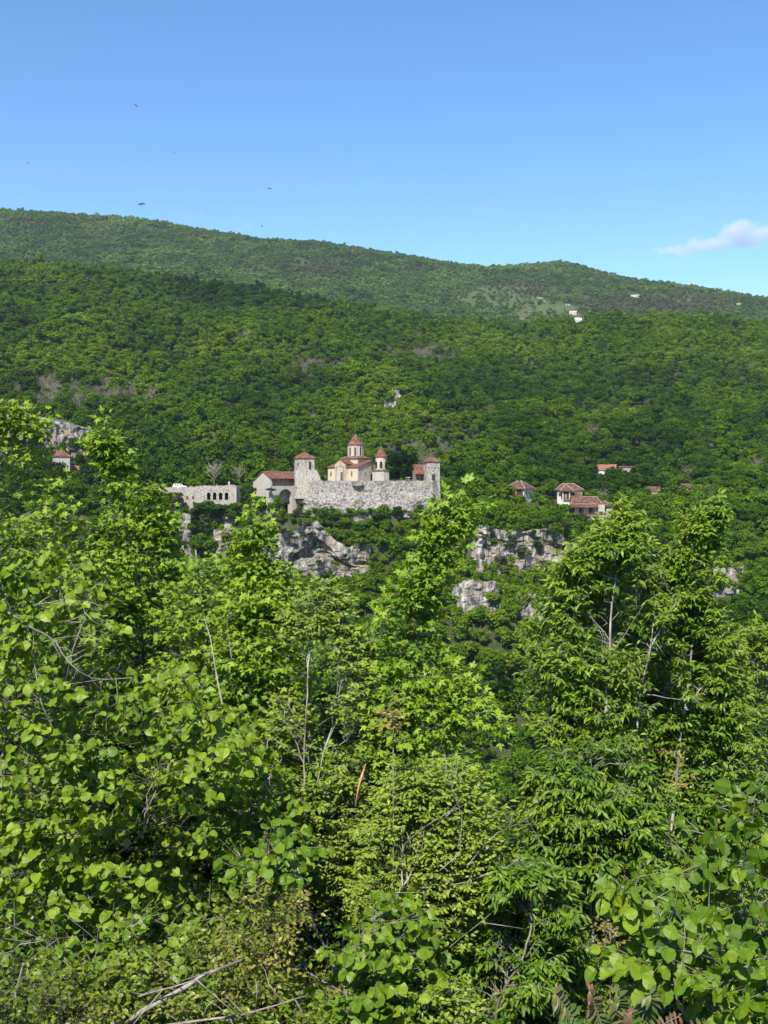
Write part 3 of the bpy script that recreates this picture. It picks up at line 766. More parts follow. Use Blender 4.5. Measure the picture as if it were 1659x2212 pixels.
# ------------------------------------------------------------------ limestone cliffs
def depth_for(x, y):
    """distance at which the slope passes through this line of sight, on the near side of the promontory"""
    Y = np.arange(262, 1000, 1.0); X = (x-CX)/FPX*Y; z = ground_z(X, Y); zz = -(y-HY)/FPX*Y
    i = int(np.argmax(z > zz)); return float(Y[i])

def cliff(name, label, x0, x1, yt, yb, d, seed, depth=9.0, cave=None, tilt=.12, rough=1.0, top=None, group=None, amp=1.4, keep=True, mat='rock', cat="cliff", rag=.5, soft=0.0):
    """a rock face with cracks, ledges and thickness; its top runs back into the slope"""
    w = (x1-x0)/FPX*d; h = (yb-yt)/FPX*d; nx, nz = max(14, int(w/.55)), max(10, int(h/.5))
    base = at((x0+x1)/2, yb, d); gl = (float(ground_z(base.x, d))-2.5-base.z)/h; nz += int(max(0, -gl)*h/.6)
    s = np.linspace(-1, 1, nx); t = np.linspace(min(-.35, gl), 1, nz)
    S_, T_ = np.meshgrid(s, t)
    xs = S_*w/2
    topf = 1 - rag*.55*(1-noise3(s*3.1+seed, 0, 0, seed)) - .5*np.abs(s)**5
    if top is not None: topf = np.interp(s, np.linspace(-1, 1, len(top)), top)*(1-.12*noise3(s*7+seed, 0, 0, seed))
    zs = T_*h*np.where(T_ > 0, topf[None, :], 1)
    ledge = np.floor((zs + 1.5*noise3(xs/6, 0, 0, seed))/(2.6)) 
    dy = tilt*zs + amp*(noise3(xs/5.5+seed, 1, zs/9, seed)-.5)*1.6*rough + .9*rough*(np.abs(noise3(xs/1.9, 3, zs/6, seed+2)-.5))*2 + .5*(noise3(ledge*3.1, 1, xs/8, seed+4)-.5)*rough
    wx = xs + 1.1*noise3(xs/3, 0, zs/3, seed+5); wz = zs + 1.0*noise3(xs/4, 5, zs/2, seed+8)
    for bw, bh, ba in ((3.1, 3.6, 1.6), (1.5, 1.9, .8)):
        dy += ba*rough*(_h(np.floor(wx/bw).astype(np.int64), np.floor(wz/bh+.37*np.floor(wx/bw)).astype(np.int64), np.int64(7), seed)-.5)
    dy += .4*(noise3(xs/.8, 3, zs/1.1, seed+6)-.5)*rough
    dy += 2.0*np.abs(S_)**6 * min(1, w/14)
    dy += (.9*np.clip(T_-.82, 0, 1)*5)**2*.3
    if cave:
        for (cu, cv, cw, ch, cd) in cave:                        # position and size in the face's own -1..1, 0..1 frame
            dy += cd*np.clip(1.25-(((S_-cu)/cw)**2+((T_-cv-.10*np.sin(S_*6))/ch)**2), 0, 1)**.5
    V = np.stack([xs, dy, zs], -1).reshape(-1, 3)
    # cap running back
    back = np.stack([xs[-1], dy[-1]+depth, zs[-1]-1.6], -1); back2 = np.stack([xs[-1], dy[-1]+depth*.5, zs[-1]-.3-noise3(xs[-1]/3, 0, 0, seed)*.6], -1)
    low = np.stack([xs[0], dy[0]+depth, zs[0]], -1)
    V = np.concatenate([V, back2, back, low]); n = nx*nz
    i = (np.arange(nz+1)[:, None]*nx + np.arange(nx-1)[None, :]).ravel()
    F = np.stack([i, i+1, i+1+nx, i+nx], -1)
    lowr = n+2*nx
    k = np.arange(nx-1); F = np.concatenate([F, np.stack([k+1, k, lowr+k, lowr+k+1], -1), np.stack([lowr+k+1, lowr+k, n+nx+k, n+nx+k+1], -1)])
    me = np_mesh(name, V, F, False); o = link(name, me, M[mat]); o.location = base
    tag(o, label, cat, group)
    if keep:
        nb = max(2, int((x1-x0)/16)); yy = yb-(yb-yt)*topf                   # free only the face itself, column by column
        for j in range(nb):
            a, b = -1+2*j/nb, -1+2*(j+1)/nb; m_ = yy[(s >= a) & (s <= b)]
            if len(m_) and j not in (0, nb-1): CLEAR.append((x0+(x1-x0)*(a+1)/2+2, float(m_.mean()), x0+(x1-x0)*(b+1)/2-2, yb-(yb-yt)*(.06 if j % 3 else .3), d+1, soft))
    return o
cg = "pale limestone cliffs of the gorge"
cliff("limestone_cliff", "pale limestone cliff with a dark shallow cave under the walled monastery", 566, 800, 1118, 1246, 381, 31, 14,
      cave=[(-.05, .52, .34, .13, 4.5), (.36, .40, .40, .05, 3), (-.42, .34, .08, .22, 3), (.84, .50, .12, .08, 3)], top=[.62, .74, .84, .80, 1.0, .98, .74, .60, .56, .62, .5], group=cg, rough=1.3, amp=1.2, soft=.12)
cliff("limestone_cliff", "long jagged limestone band below the two tile-roofed houses", 1005, 1265, 1122, 1192, 387, 32, 12, top=[1, .92, .8, .72, .66, .72, .78, .6, .55, .45], group=cg, cave=[(.55, .28, .22, .16, 2.5), (-.4, .55, .4, .05, 1.5)], rough=1.2, soft=.25)
cliff("limestone_cliff", "small grey trapezoid rock face low on the gorge slope", 972, 1086, 1250, 1312, 372, 33, 10, top=[.25, .88, .93, 1, 1, .98, .95, .9, .2], group=cg, amp=.8, rough=.7)
cliff("limestone_cliff", "ochre broken crag between the grey trapezoid face and the narrow-leaved tree", 1112, 1180, 1268, 1335, 371, 34, 8, group=cg, top=[.4, .95, .7, 1, .75, .8, .5, .3], rough=1.3)
cliff("limestone_cliff", "bright limestone buttress behind the edge of the narrow-leaved tree", 1528, 1618, 1218, 1302, 380, 35, 10, top=[.4, 1, .95, .9, .95, 1], group=cg, rough=.8)
cliff("limestone_cliff", "white streaked cliff above the lone tower with the hipped roof", 40, 205, 892, 990, depth_for(120, 990)-1, 36, 45, top=[1, .9, .95, .85, .8, .7, .6], group=cg, rough=1.3, soft=.12)
cliff("limestone_cliff", "streaked rock face half hidden by the tallest maple", -70, 62, 866, 1000, depth_for(0, 1000)-1, 37, 45, top=[1, .95, .9, .85, .8], group=cg, rough=1.3, soft=.12)
cliff("limestone_cliff", "small pale outcrop in the wood above the church dome", 812, 872, 838, 884, depth_for(842, 884)-1, 38, 10, top=[.3, .5, .6, 1, .95, .4], group=cg, rough=.7)
cliff("limestone_cliff", "crumbling crag under the arcaded terrace wall", 462, 506, 1106, 1150, 388.6, 39, 8, group=cg, top=[.5, .8, .6, .9, 1, .7, .85, .9], rough=1.2)
cliff("limestone_cliff", "small broken crag showing through shrubs under the low end of the terrace wall", 384, 414, 1106, 1134, 388.6, 42, 6, group=cg)
cliff("limestone_cliff", "low rock step above the grey trapezoid face", 1028, 1062, 1205, 1228, 384, 40, 5, group=cg)
cliff("limestone_cliff", "shelf of pale rock beside the church roof among bare trees", 890, 935, 948, 962, depth_for(912, 962)-1, 41, 5, group=cg)

# ------------------------------------------------------------------ monastery: units of the close view
def q1(zx, zy): return 518.5+zx*.2865, 907.3+zy*.2865
def q2(zx, zy): return 69.1+zx*.2865, 933.2+zy*.2865
def q3(zx, zy): return 1054.2+zx*.20834, 985.1+zy*.20834
U1 = .2865*400/FPX      # metres per unit of close view 1 at 400 m

def win(mb_parent, name, x, z, w, h, y, mat='dark', frame=None, ax='y', sgn=-1, arch=False):
    """an opening: dark panel set 2 cm proud with an optional surround"""
    n = 7 if arch else 0
    def poly(w, h, z):
        p = [(x-w/2, z), (x+w/2, z)]
        if arch: p += [(x+w/2*math.cos(a), z+h-w/2+w/2*math.sin(a)) for a in np.linspace(0, math.pi, n)]
        else: p += [(x+w/2, z+h), (x-w/2, z+h)]
        return p
    if ax == 'y': pr = lambda P, d0, d1: MB().prism(P, y+sgn*d1, y-sgn*d0, 'y')
    else: pr = lambda P, d0, d1: MB().prism(P, y-sgn*d0, y+sgn*d1, 'x')
    o = pr(poly(w, h, z), .1, .05).build(name, M[mat], mb_parent)
    if frame:
        pr(poly(w+.35, h+.22, z-.05), .1, .03).build("frame", M[frame], o)
    return o

def church():
    p = at(*q1(888, 455), 400)
    rt = empty("monastery_church", p, R(-35), "cream stone church with a drum and conical tiled dome at the centre of the monastery", "church")
    MB().prism([(0, -1.5), (19, -1.5), (19, 5.2), (9.5, 7.75), (0, 5.2)], -14.6, 0, 'x').build("wall", M['plaster'], rt)
    MB().box(-.02, .03, .0, 18.9, -1.2, 5.0).build("side_facing", M['white'], rt) if False else None
    rf = MB().slab([(-15, -.45, 5.15), (.4, -.45, 5.15), (.4, 9.5, 8.0), (-15, 9.5, 8.0)], .22)
    rf.slab([(-15, 9.5, 8.0), (.4, 9.5, 8.0), (.4, 19.4, 5.15), (-15, 19.4, 5.15)], .22); rf.build("roof", M['tile'], rt)
    # front arm with its gable
    MB().prism([(-10.9, -1.5), (-5.5, -1.5), (-5.5, 6.5), (-8.2, 8.2), (-10.9, 6.5)], -.45, 8.6, 'y').build("portal_bay", M['ashlar'], rt)
    r2 = MB().slab([(-8.2, -.85, 8.55), (-8.2, 8.2, 8.55), (-11.4, 8.2, 6.45), (-11.4, -.85, 6.45)], .2)
    r2.slab([(-8.2, -.85, 8.55), (-5.0, -.85, 6.45), (-5.0, 8.2, 6.45), (-8.2, 8.2, 8.55)], .2); r2.build("bay_roof", M['tile'], rt)
    a = win(rt, "portal_arch", -8.2, -1.0, 4.1, 6.6, -.47, 'wood_grey', None, 'y', -1, True)
    MB().prism([(-9.9, -1.0), (-6.5, -1.0)]+[(-8.2+1.7*math.cos(t), 3.55+1.7*math.sin(t)) for t in np.linspace(0, math.pi, 9)], -.62, -.5).build("portal_panel", M['pale'], a)
    win(rt, "door", -7.3, -1.0, 1.15, 4.2, -.62, 'wood')
    win(rt, "window", -2.9, 1.6, .55, 1.9, -.02, 'wood', 'ashlar')
    win(rt, "window", -13.0, 1.6, .5, 1.7, -.02, 'wood', 'ashlar')
    win(rt, "window", 9.5, 4.4, .9, 1.5, .02, 'wood', 'ashlar', 'x', 1)
    win(rt, "window", 4.7, 1.7, .6, 1.7, .02, 'wood', 'white', 'x', 1)
    win(rt, "side_door", 8.9, -1, 1.3, 3.5, .02, 'dark', 'white', 'x', 1)
    # crossing
    cx_, cy_ = -7.3, 8.4
    MB().box(cx_-4, cx_+4, cy_-4, cy_+4, 5.5, 8.5).build("crossing", M['plaster'], rt)
    MB().hip(cx_-4.5, cx_+4.5, cy_-4.5, cy_+4.5, 8.7, 9.5, cx_-2.8, cx_+2.8, cy_-2.8, cy_+2.8).build("crossing_roof", M['tile'], rt)
    dr = MB().lathe([(2.95, 8.6), (2.95, 13.55), (3.15, 13.6), (3.15, 13.85)], 16, cx_, cy_).build("drum", M['plaster'], rt)
    for k in range(16):
        a = 2*math.pi*k/16 + math.pi/16
        ca, sa = math.cos(a), math.sin(a)
        if k % 2:
            w = MB()
            for s in (-.28, .28): pass
            r0, r1 = 2.80, 2.99
            v = []
            for (rr_, t, z) in [(r0, -.3, 9.7), (r0, .3, 9.7), (r0, .3, 12.9), (r0, -.3, 12.9), (r1, -.3, 9.7), (r1, .3, 9.7), (r1, .3, 12.9), (r1, -.3, 12.9)]:
                v.append((cx_+ca*rr_-sa*t, cy_+sa*rr_+ca*t, z))
            w.add(v, [(3,2,1,0), (4,5,6,7), (0,1,5,4), (1,2,6,5), (2,3,7,6), (3,0,4,7)]).build("window", M['dark'], dr)
        a2 = 2*math.pi*k/16
        MB().lathe([(.16, 8.9), (.16, 13.5)], 6, cx_+math.cos(a2)*3.0, cy_+math.sin(a2)*3.0).build("pilaster", M['pale'], dr)
    MB().lathe([(3.35, 13.9), (3.35, 14.1), (1.6, 16.4), (.12, 18.5)], 16, cx_, cy_).build("dome_roof", M['tile'], rt)
    MB().box(cx_-.06, cx_+.06, cy_-.06, cy_+.06, 18.4, 19.6).box(cx_-.35, cx_+.35, cy_-.05, cy_+.05, 19.05, 19.17).build("cross", M['iron'], rt)
    FOOT.append((p.x-17, p.x+14, 396, 425))
FOOT = []
church()

def bell_tower():
    p = at(*q1(1063, 458), 401.5)
    rt = empty("bell_tower", p + Vector((0, 3.6, 0)), 0, "round bell tower with an arched belfry and steep conical roof beside the church", "bell tower")
    MB().lathe([(3.55, -4.5), (3.5, 3.75)], 8, 0, 0, .3).build("base_wall", M['pale'], rt)
    MB().lathe([(3.8, 3.75), (3.8, 3.95), (2.2, 4.35)], 8, 0, 0, .3).build("skirt_roof", M['tile'], rt)
    b = MB().lathe([(2.15, 4.0), (2.15, 9.0), (2.3, 9.05), (2.3, 9.35)], 20).build("belfry", M['plaster'], rt)
    for k in range(6):
        a = -math.pi/2 + k*math.pi/3; ca, sa = math.cos(a), math.sin(a); v = []
        pr = [(-.55, 4.8), (.55, 4.8), (.55, 6.9), (.38, 7.35), (0, 7.55), (-.38, 7.35), (-.55, 6.9)]
        for rr_ in (1.6, 2.17):
            for t, z in pr: v.append((ca*rr_-sa*t, sa*rr_+ca*t, z))
        n = 7
        MB().add(v, [tuple(range(n-1, -1, -1)), tuple(range(n, 2*n))] + [(i, (i+1) % n, (i+1) % n+n, i+n) for i in range(n)]).build("arch_shade", M['dark'], b)  # solid dark plug painted in for the shade of the arch
    MB().lathe([(2.6, 9.35), (2.6, 9.5), (1.3, 11.6), (.1, 13.4)], 18).build("cone_roof", M['tile'], rt)
    MB().box(-.05, .05, -.05, .05, 13.3, 14.3).box(-.28, .28, -.04, .04, 13.9, 14.0).build("cross", M['iron'], rt)
bell_tower()

def square_tower(name, label, zx0, zx1, zeave, zapex, zbase, d, rz, q=q1, lower=None, parts=(), u=None, dark_eave=.45, mat='stone', roof='tile'):
    u = u or .2865*d/FPX
    cxx = (zx0+zx1)/2; wvis = (zx1-zx0)*u - 2*dark_eave
    w = wvis/(abs(math.cos(rz))+abs(math.sin(rz)))
    p = at(*q(cxx, zbase), d); H = (zbase-zeave)*u; A = (zbase-zapex)*u
    rt = empty(name, p+Vector((0, w/2, 0)), rz, label, "tower")
    h = w/2
    mb = MB().box(-h, h, -h, h, -2.0, H-.1); mb.build("wall", M[mat], rt)
    e = h+dark_eave
    MB().hip(-e, e, -e, e, H, A, -.3, .3, -.3, .3, .2).build("roof", M[roof], rt)
    return rt, w, H
t, w, H = square_tower("watch_tower", "square stone tower with a low hipped roof over the stepped ramp wall", 388, 570, 285, 238, 455, 402, R(8))
win(t, "window", 2.0, 4.2, .95, 3.1, -w/2, 'dark'); win(t, "window", -2.7, 5.7, .5, 1.1, -w/2, 'dark', 'pale')
MB().frustum(-w/2-.2, w/2+5.2, -w/2-2.2, w/2, -7, -w/2-.2, w/2+1.0, -w/2-.25, w/2-.1, 4.0).build("buttress", M['stone'], t)
st = MB()
for i in range(9): st.box(w/2+.6+i*.55, w/2+.66+i*.55, -w/2-1.2, -w/2-1.14, 3.9-i*.42, 4.9-i*.42)
st.tube([(w/2+.6, -w/2-1.17, 4.9), (w/2+.6+8*.55, -w/2-1.17, 4.9-8*.42)], .05, 4)
st.tube([(w/2+.6, -w/2-1.17, 4.4), (w/2+.6+8*.55, -w/2-1.17, 4.4-8*.42)], .04, 4); st.build("stair_railing", M['iron'], t)
t, w, H = square_tower("corner_tower", "slim square stone corner tower with a pyramid tile roof at the wall's end", 1376, 1516, 312, 274, 462, 400, R(14))
win(t, "window", .1, .3, 1.3, 2.4, -w/2, 'dark'); 
for i in range(4): win(t, "putlog_hole", -1.9+i*1.25, 5.0, .42, .5, -w/2, 'dark')
MB().box(-w/2-.05, w/2+.12, -w/2-.1, w/2, -7.5, -1.9).build("tower_footing", M['stone'], t)

def gatehouse():
    """gallery building: gable end towards the terrace, roofed gallery over a deep arch"""
    p = at(*q1(232, 470), 396); rt = empty("gate_house", p, R(-40)+0, "gabled gate house with a tiled roof, timber gallery and deep arch", "gate house")
    # local x runs back to the right along the gallery, local y back to the left along the gable
    rt.rotation_euler[2] = R(38)
    L = 14.5; W = 13.0
    MB().prism([(0, -5.5), (W, -5.5), (W, .2), (5.6, 3.95), (.4, 1.55), (0, 1.55)], 0, .6, 'x').build("gable_wall", M['pale'], rt)
    MB().box(.6, L, 3.2, W, -5.5, 1.6).build("wall", M['pale'], rt)
    rf = MB().slab([(-.35, -.5, 1.5), (L, -.5, 1.5), (L, 5.6, 4.25), (-.35, 5.6, 4.25)], .2)
    rf.slab([(-.35, 5.6, 4.25), (L, 5.6, 4.25), (L, W+.4, .25), (-.35, W+.4, .25)], .2); rf.build("roof", M['tile'], rt)
    # arched substructure
    n = 10; A = [(-.2, -13), (-.2, -1.4), (L, -1.4), (L, -13), (9.6, -13)] + [(6.6+3.0*math.cos(t), -5.6+3.0*math.sin(t)) for t in np.linspace(0, math.pi, n)] + [(3.6, -13)]
    MB().prism(A, 0, 3.0, 'y').build("arch_wall", M['pale'], rt)
    MB().box(3.2, 10.0, 3.0, 3.2, -8.4, -2.2).build("arch_back", M['stone'], rt)
    for i in range(8): MB().box(.7+i*1.9, .9+i*1.9, .1, .3, -1.4, 1.35).build("post", M['wood'], rt)
    g = MB()
    for i in range(27): g.box(.9+i*.5, .98+i*.5, .1, .18, -1.4, -.35)
    g.box(.7, L-.2, .08, .2, -.4, -.25); g.build("railing", M['wood'], rt)
    FOOT.append((p.x-9, p.x+13, 388, 415))
gatehouse()

def enceinte():
    """the wall the monastery stands on, masonry above running into living rock"""
    zx = np.array([440, 520, 620, 700, 790, 850, 930, 1010, 1060, 1120, 1200, 1290, 1380, 1450, 1512], float)
    bz = np.array([600, 640, 668, 680, 690, 700, 695, 690, 700, 690, 672, 660, 640, 620, 600], float)
    d = np.array([404, 401, 398, 396.5, 395.5, 395, 395, 395.5, 395, 396, 396.5, 397, 397.5, 398.5, 402], float)
    n = 240; z = np.linspace(440, 1512, n); D = np.interp(z, zx, d); B = np.interp(z, zx, bz)
    x = (518.5+z*.2865-CX)/FPX*400; topz = -(907.3+457*.2865-HY)/FPX*400; botz = -(907.3+B*.2865-HY)/FPX*400 - 4
    m = 56; t = np.linspace(0, 1, m)
    X = np.repeat(x[None], m, 0); Z = topz + (botz-topz)[None]*t[:, None]
    rk = np.clip((t-.28)/.3, 0, 1)[:, None]
    Yd = D[None] - 1.6*t[:, None]*(1) - rk*1.2 + .22*(noise3(X/1.3, 1, Z/.9, 5)-.5) + rk*(2.6*(fbm(X/5, 2, Z/4, 6, 3)-.5) + .9*np.abs(noise3(X/1.5, 4, Z/3.5, 8)-.5) + .6*(noise3(X/.7, 2, Z/.8, 9)-.5))
    topj = .25*(noise3(X[0]/1.2, 0, 0, 3)-.5); Z = Z.copy(); Z[0] += topj
    V = np.stack([X, Yd, Z], -1).reshape(-1, 3)
    cap = np.stack([X[0], Yd[0]+.8, Z[0]], -1); cap2 = np.stack([X[0], Yd[0]+.8, Z[0]-1.1], -1); cap3 = np.stack([X[0], np.full(n, 428.0), np.full(n, topz-1.1)], -1)
    V = np.concatenate([cap3, cap2, cap, V]); off = np.array([0, 400, topz]); c = np.array([x.mean(), 400, topz])
    i = (np.arange(m+2)[:, None]*n+np.arange(n-1)[None]).ravel(); F = np.stack([i+n, i+n+1, i+1, i], -1)
    o = link("monastery_wall", np_mesh("monastery_wall", V-c, F, False), M['fort']); o.location = c
    tag(o, "massive grey rubble wall on living rock that carries the church and towers", "wall")
    MB_ = MB()
    # ledge balcony
    p = at(*q1(888, 492), 394.2); b = empty("wall_balcony", p, 0, "small semicircular stone balcony jutting from the great wall below the church", "balcony")
    MB().lathe([(.4, -1.0), (2.0, -.2), (2.15, .1)], 14, 0, .4).build("slab", M['pale'], b)
    g = MB()
    for k in range(10):
        a = math.pi+math.pi*k/9; g.tube([(2.0*math.cos(a), .4+2.0*math.sin(a), .1), (2.0*math.cos(a), .4+2.0*math.sin(a), 1.15)], .04, 4)
    pts = [(2.0*math.cos(math.pi+math.pi*k/12), .4+2.0*math.sin(math.pi+math.pi*k/12), 1.15) for k in range(13)]
    g.tube(pts, .06, 4); g.build("railing", M['iron'], b)
    g = MB().tube([at(*q1(600+i*18, 628+6*math.sin(i*.9)+i*1.8+(12 if i > 3 else i*4)), 390.6) for i in range(13)], .16, 5)
    o = g.build("water_pipe", M['ridge']); tag(o, "pale pipe sagging across the foot of the great wall", "pipe")
    FOOT.append((x[0]-2, x[-1]+2, 392, 430))
m_, nt, out = newmat("rubble_on_rock")
n1 = tnoise(nt, .16, 6); n2 = tnoise(nt, 1.1, 6, rough=.75); n3 = tnoise(nt, .5, 5, stretch=(1, 1, .3))
c = ramp(nt, n2.outputs[0], [(.40, (.085, .078, .072)), (.48, (.22, .205, .19)), (.60, (.345, .32, .29))])
w_ = ramp(nt, n1.outputs[0], [(.48, (0,0,0)), (.66, (.5,.5,.5))]); c = mix(nt, w_, c, (.36, .31, .24))
vo = N(nt, "ShaderNodeTexVoronoi", feature='DISTANCE_TO_EDGE'); vo.inputs["Scale"].default_value = .8
tcv = N(nt, "ShaderNodeTexCoord"); nt.links.new(tcv.outputs["Object"], vo.inputs[0])
c = mix(nt, 1.0, c, ramp(nt, vo.outputs[0], [(.01, (.74,.72,.70)), (.10, (1,1,1))]), 'MULTIPLY')
s_ = ramp(nt, n3.outputs[0], [(.58, (0,0,0)), (.72, (.6,.6,.6))]); c = mix(nt, s_, c, (.11, .105, .10))
principled(nt, out, c, .95, .1, n2.outputs[0], .3); M['fort'] = m_
enceinte()

def shed():
    p = at(*q1(1352, 462), 403); rt = empty("courtyard_shed", p, R(20), "open timber shed with a sagging tile roof next to the corner tower", "shed")
    MB().box(-1.8, 2.6, 2.4, 2.6, -1, 4.2).build("rear_wall", M['wood_grey'], rt)
    for x in (-1.5, .2, 1.7): MB().box(x-.1, x+.1, -.3, -.1, -1, 3.1).build("post", M['wood'], rt)
    MB().slab([(-2.1, -.8, 2.9), (2.6, -.8, 2.9), (2.6, 1.4, 6.6), (-2.1, 1.4, 6.6)], .2).slab([(-2.1, 1.4, 6.6), (2.6, 1.4, 6.6), (2.6, 3.6, 4), (-2.1, 3.6, 4)], .2).build("roof", M['tile'], rt)
shed()
for i, zx in enumerate((1168, 1188, 1205, 1222)):
    p = at(*q1(zx, 462), 397.5); o = MB().lathe([(.12, -1), (.1, .75), (.16, .8), (.02, 1.05)], 7).build("wall_post", M['iron']); o.location = p
    tag(o, "short dark post on top of the great wall before the conifers", "post", "short posts on the great wall")
p = at(*q1(1268, 458), 397.6); o = MB().box(-.1, .1, -.1, .1, -1, 1.4).box(-.85, .85, -.5, .5, 1.1, 1.35).box(-.5, .5, -.3, .3, .35, .5).build("stone_table", M['pale']); o.location = p
tag(o, "low pale stone table standing on the wall walk before the conifers", "table")

def terrace():
    u = .2865*393.5/FPX
    p = at(*q2(1230, 420), 393.5); rt = empty("terrace_wall", p, R(-2), "long rubble terrace wall with four arches and two square windows", "wall")
    x0, x1 = (940-1230)*u, (1530-1230)*u; zb = -9.5
    up = .9
    # a wall with real arched openings, assembled between them
    arches = [(1333-1230)*u, (1378-1230)*u, (1423-1230)*u, (1468-1230)*u]; r_ = .68; za = -1.75-.68; sill = -(512-420)*u
    wins = [(1170-1230)*u, (1215-1230)*u]
    mb = MB()
    mb.box(x0, x1, .02, .9, zb, sill); zt = -1.2
    xs = [x0]
    openings = [(w-.5, w+.5, -(485-420)*u, -(508-420)*u, 'w') for w in wins] + [(a-r_, a+r_, None, sill, 'a') for a in arches]
    cur = x0
    for (a, b, top_, bot, ty) in openings:
        mb.box(cur, a, .02, .9, sill, zt)
        if ty == 'w':
            mb.box(a, b, .02, .9, sill, bot); mb.box(a, b, .02, .9, top_, zt)
        else:
            n = 8; c_ = (a+b)/2
            for k in range(n):
                t0, t1 = math.pi*k/n, math.pi*(k+1)/n
                xa, xb = c_+r_*math.cos(t1), c_+r_*math.cos(t0); z0_, z1_ = za+r_*math.sin(t1), za+r_*math.sin(t0)
                mb.add([(xa, .02, z0_), (xb, .02, z1_), (xb, .02, zt), (xa, .02, zt), (xa, .9, z0_), (xb, .9, z1_), (xb, .9, zt), (xa, .9, zt)], [(0,1,2,3), (7,6,5,4), (0,4,5,1)])
        cur = b
    mb.box(cur, x1, .02, .9, sill, zt)
    mb.build("wall", M['stone'], rt)
    pb = MB(); rr = random.Random(3); x = x0; 
    while x < x1-.4:
        w2 = rr.uniform(.7, 1.5); rise = np.interp(x, [x0, x1], [0, 1.0])
        pb.box(x, min(x+w2, x1), -.02, .55, zt, rise+rr.uniform(-.15, .22)); x += w2
    pb.build("parapet", M['stone'], rt)
    MB().box(x1, x1+.6, .1, 12, zb, .7).build("end_wall", M['pale'], rt)
    MB().box(x0, x1, .95, 12, -1.9, -.45).build("terrace_floor", M['paving'], rt)
    MB().box(x0, x1, 4.0, 4.3, zb, -1.95).build("rear_wall", M['dark'], rt)  # near-black backing, the shade behind the arches put in as colour
    for a in arches:
        v = MB(); n = 8
        for k in range(n):
            t0, t1 = math.pi*k/n, math.pi*(k+1)/n
            q = lambda r0, t: (a+r0*math.cos(t), za+r0*math.sin(t))
            A_, B_, C_, D_ = q(r_, t0), q(r_, t1), q(r_+.28, t1), q(r_+.28, t0)
            v.add([(A_[0], -.03, A_[1]), (B_[0], -.03, B_[1]), (C_[0], -.03, C_[1]), (D_[0], -.03, D_[1]), (A_[0], .03, A_[1]), (B_[0], .03, B_[1]), (C_[0], .03, C_[1]), (D_[0], .03, D_[1])], [(0,3,2,1), (3,0,4,7), (2,3,7,6), (0,1,5,4)])
        v.build("arch_trim", M['pale'], rt)
    for w in wins: MB().box(w-.5, w+.5, .25, .3, -(508-420)*u, -(485-420)*u).build("window", M['wood'], rt)
    FOOT.append((p.x+x0-1, p.x+x1+1.5, 392.7, 407))
    CLEAR.append((*q2(1110, 380), *q2(1528, 545), 393.6)); CLEAR.append((*q2(980, 380), *q2(1110, 470), 393.6))
    return rt, u
terr, uT = terrace()

def parked_car():
    p = at(*q2(1116, 420), 396.2); p.z += .0
    rt = empty("parked_car", Vector((p.x, p.y, p.z-.45)), R(4), "white estate car parked on the terrace behind the parapet", "car")
    # lower body outline along x, then greenhouse
    out_ = [(-2.65, .55), (-2.65, 1.05), (-2.55, 1.2), (1.05, 1.25), (2.35, 1.08), (2.7, .85), (2.7, .5)]
    mb = MB().prism([(x, z) for x, z in out_], -.9, .9); mb.build("body", M['car'], rt)
    MB().frustum(-2.5, 1.25, -.86, .86, 1.2, -2.3, .45, -.72, .72, 1.95).build("cabin", M['car'], rt)
    for x0, x1 in ((-2.15, -1.35), (-1.2, -.3), (-.15, .62)):
        MB().add([(x0, -.885, 1.3), (x1+.1, -.885, 1.3), (x1-.1, -.79, 1.82), (x0+.05, -.79, 1.82), (x0, -.84, 1.3), (x1+.1, -.84, 1.3), (x1-.1, -.74, 1.82), (x0+.05, -.74, 1.82)],
                 [(0,1,2,3), (0,3,7,4), (1,5,6,2), (3,2,6,7), (0,4,5,1)]).build("window", M['glass'], rt)
    for x in (-1.75, 1.75):
        for s in (-1, 1):
            w = MB(); w.tube([(x, s*.72, .36), (x, s*.93, .36)], .36, 14); wo_ = w.build("wheel", M['tyre'], rt)
            w = MB(); w.tube([(x, s*.9, .36), (x, s*.945, .36)], .2, 10); w.build("rim", M['car'], wo_)
    for s in (-.6, .6): MB().box(2.62, 2.72, s-.15, s+.15, .7, .88).build("headlight", M['glass'], rt)
    MB().tube([(-2.1, -.6, 2.05), (.3, -.6, 2.05)], .035, 4).tube([(-2.1, .6, 2.05), (.3, .6, 2.05)], .035, 4).build("roof_rail", M['iron'], rt)
parked_car()

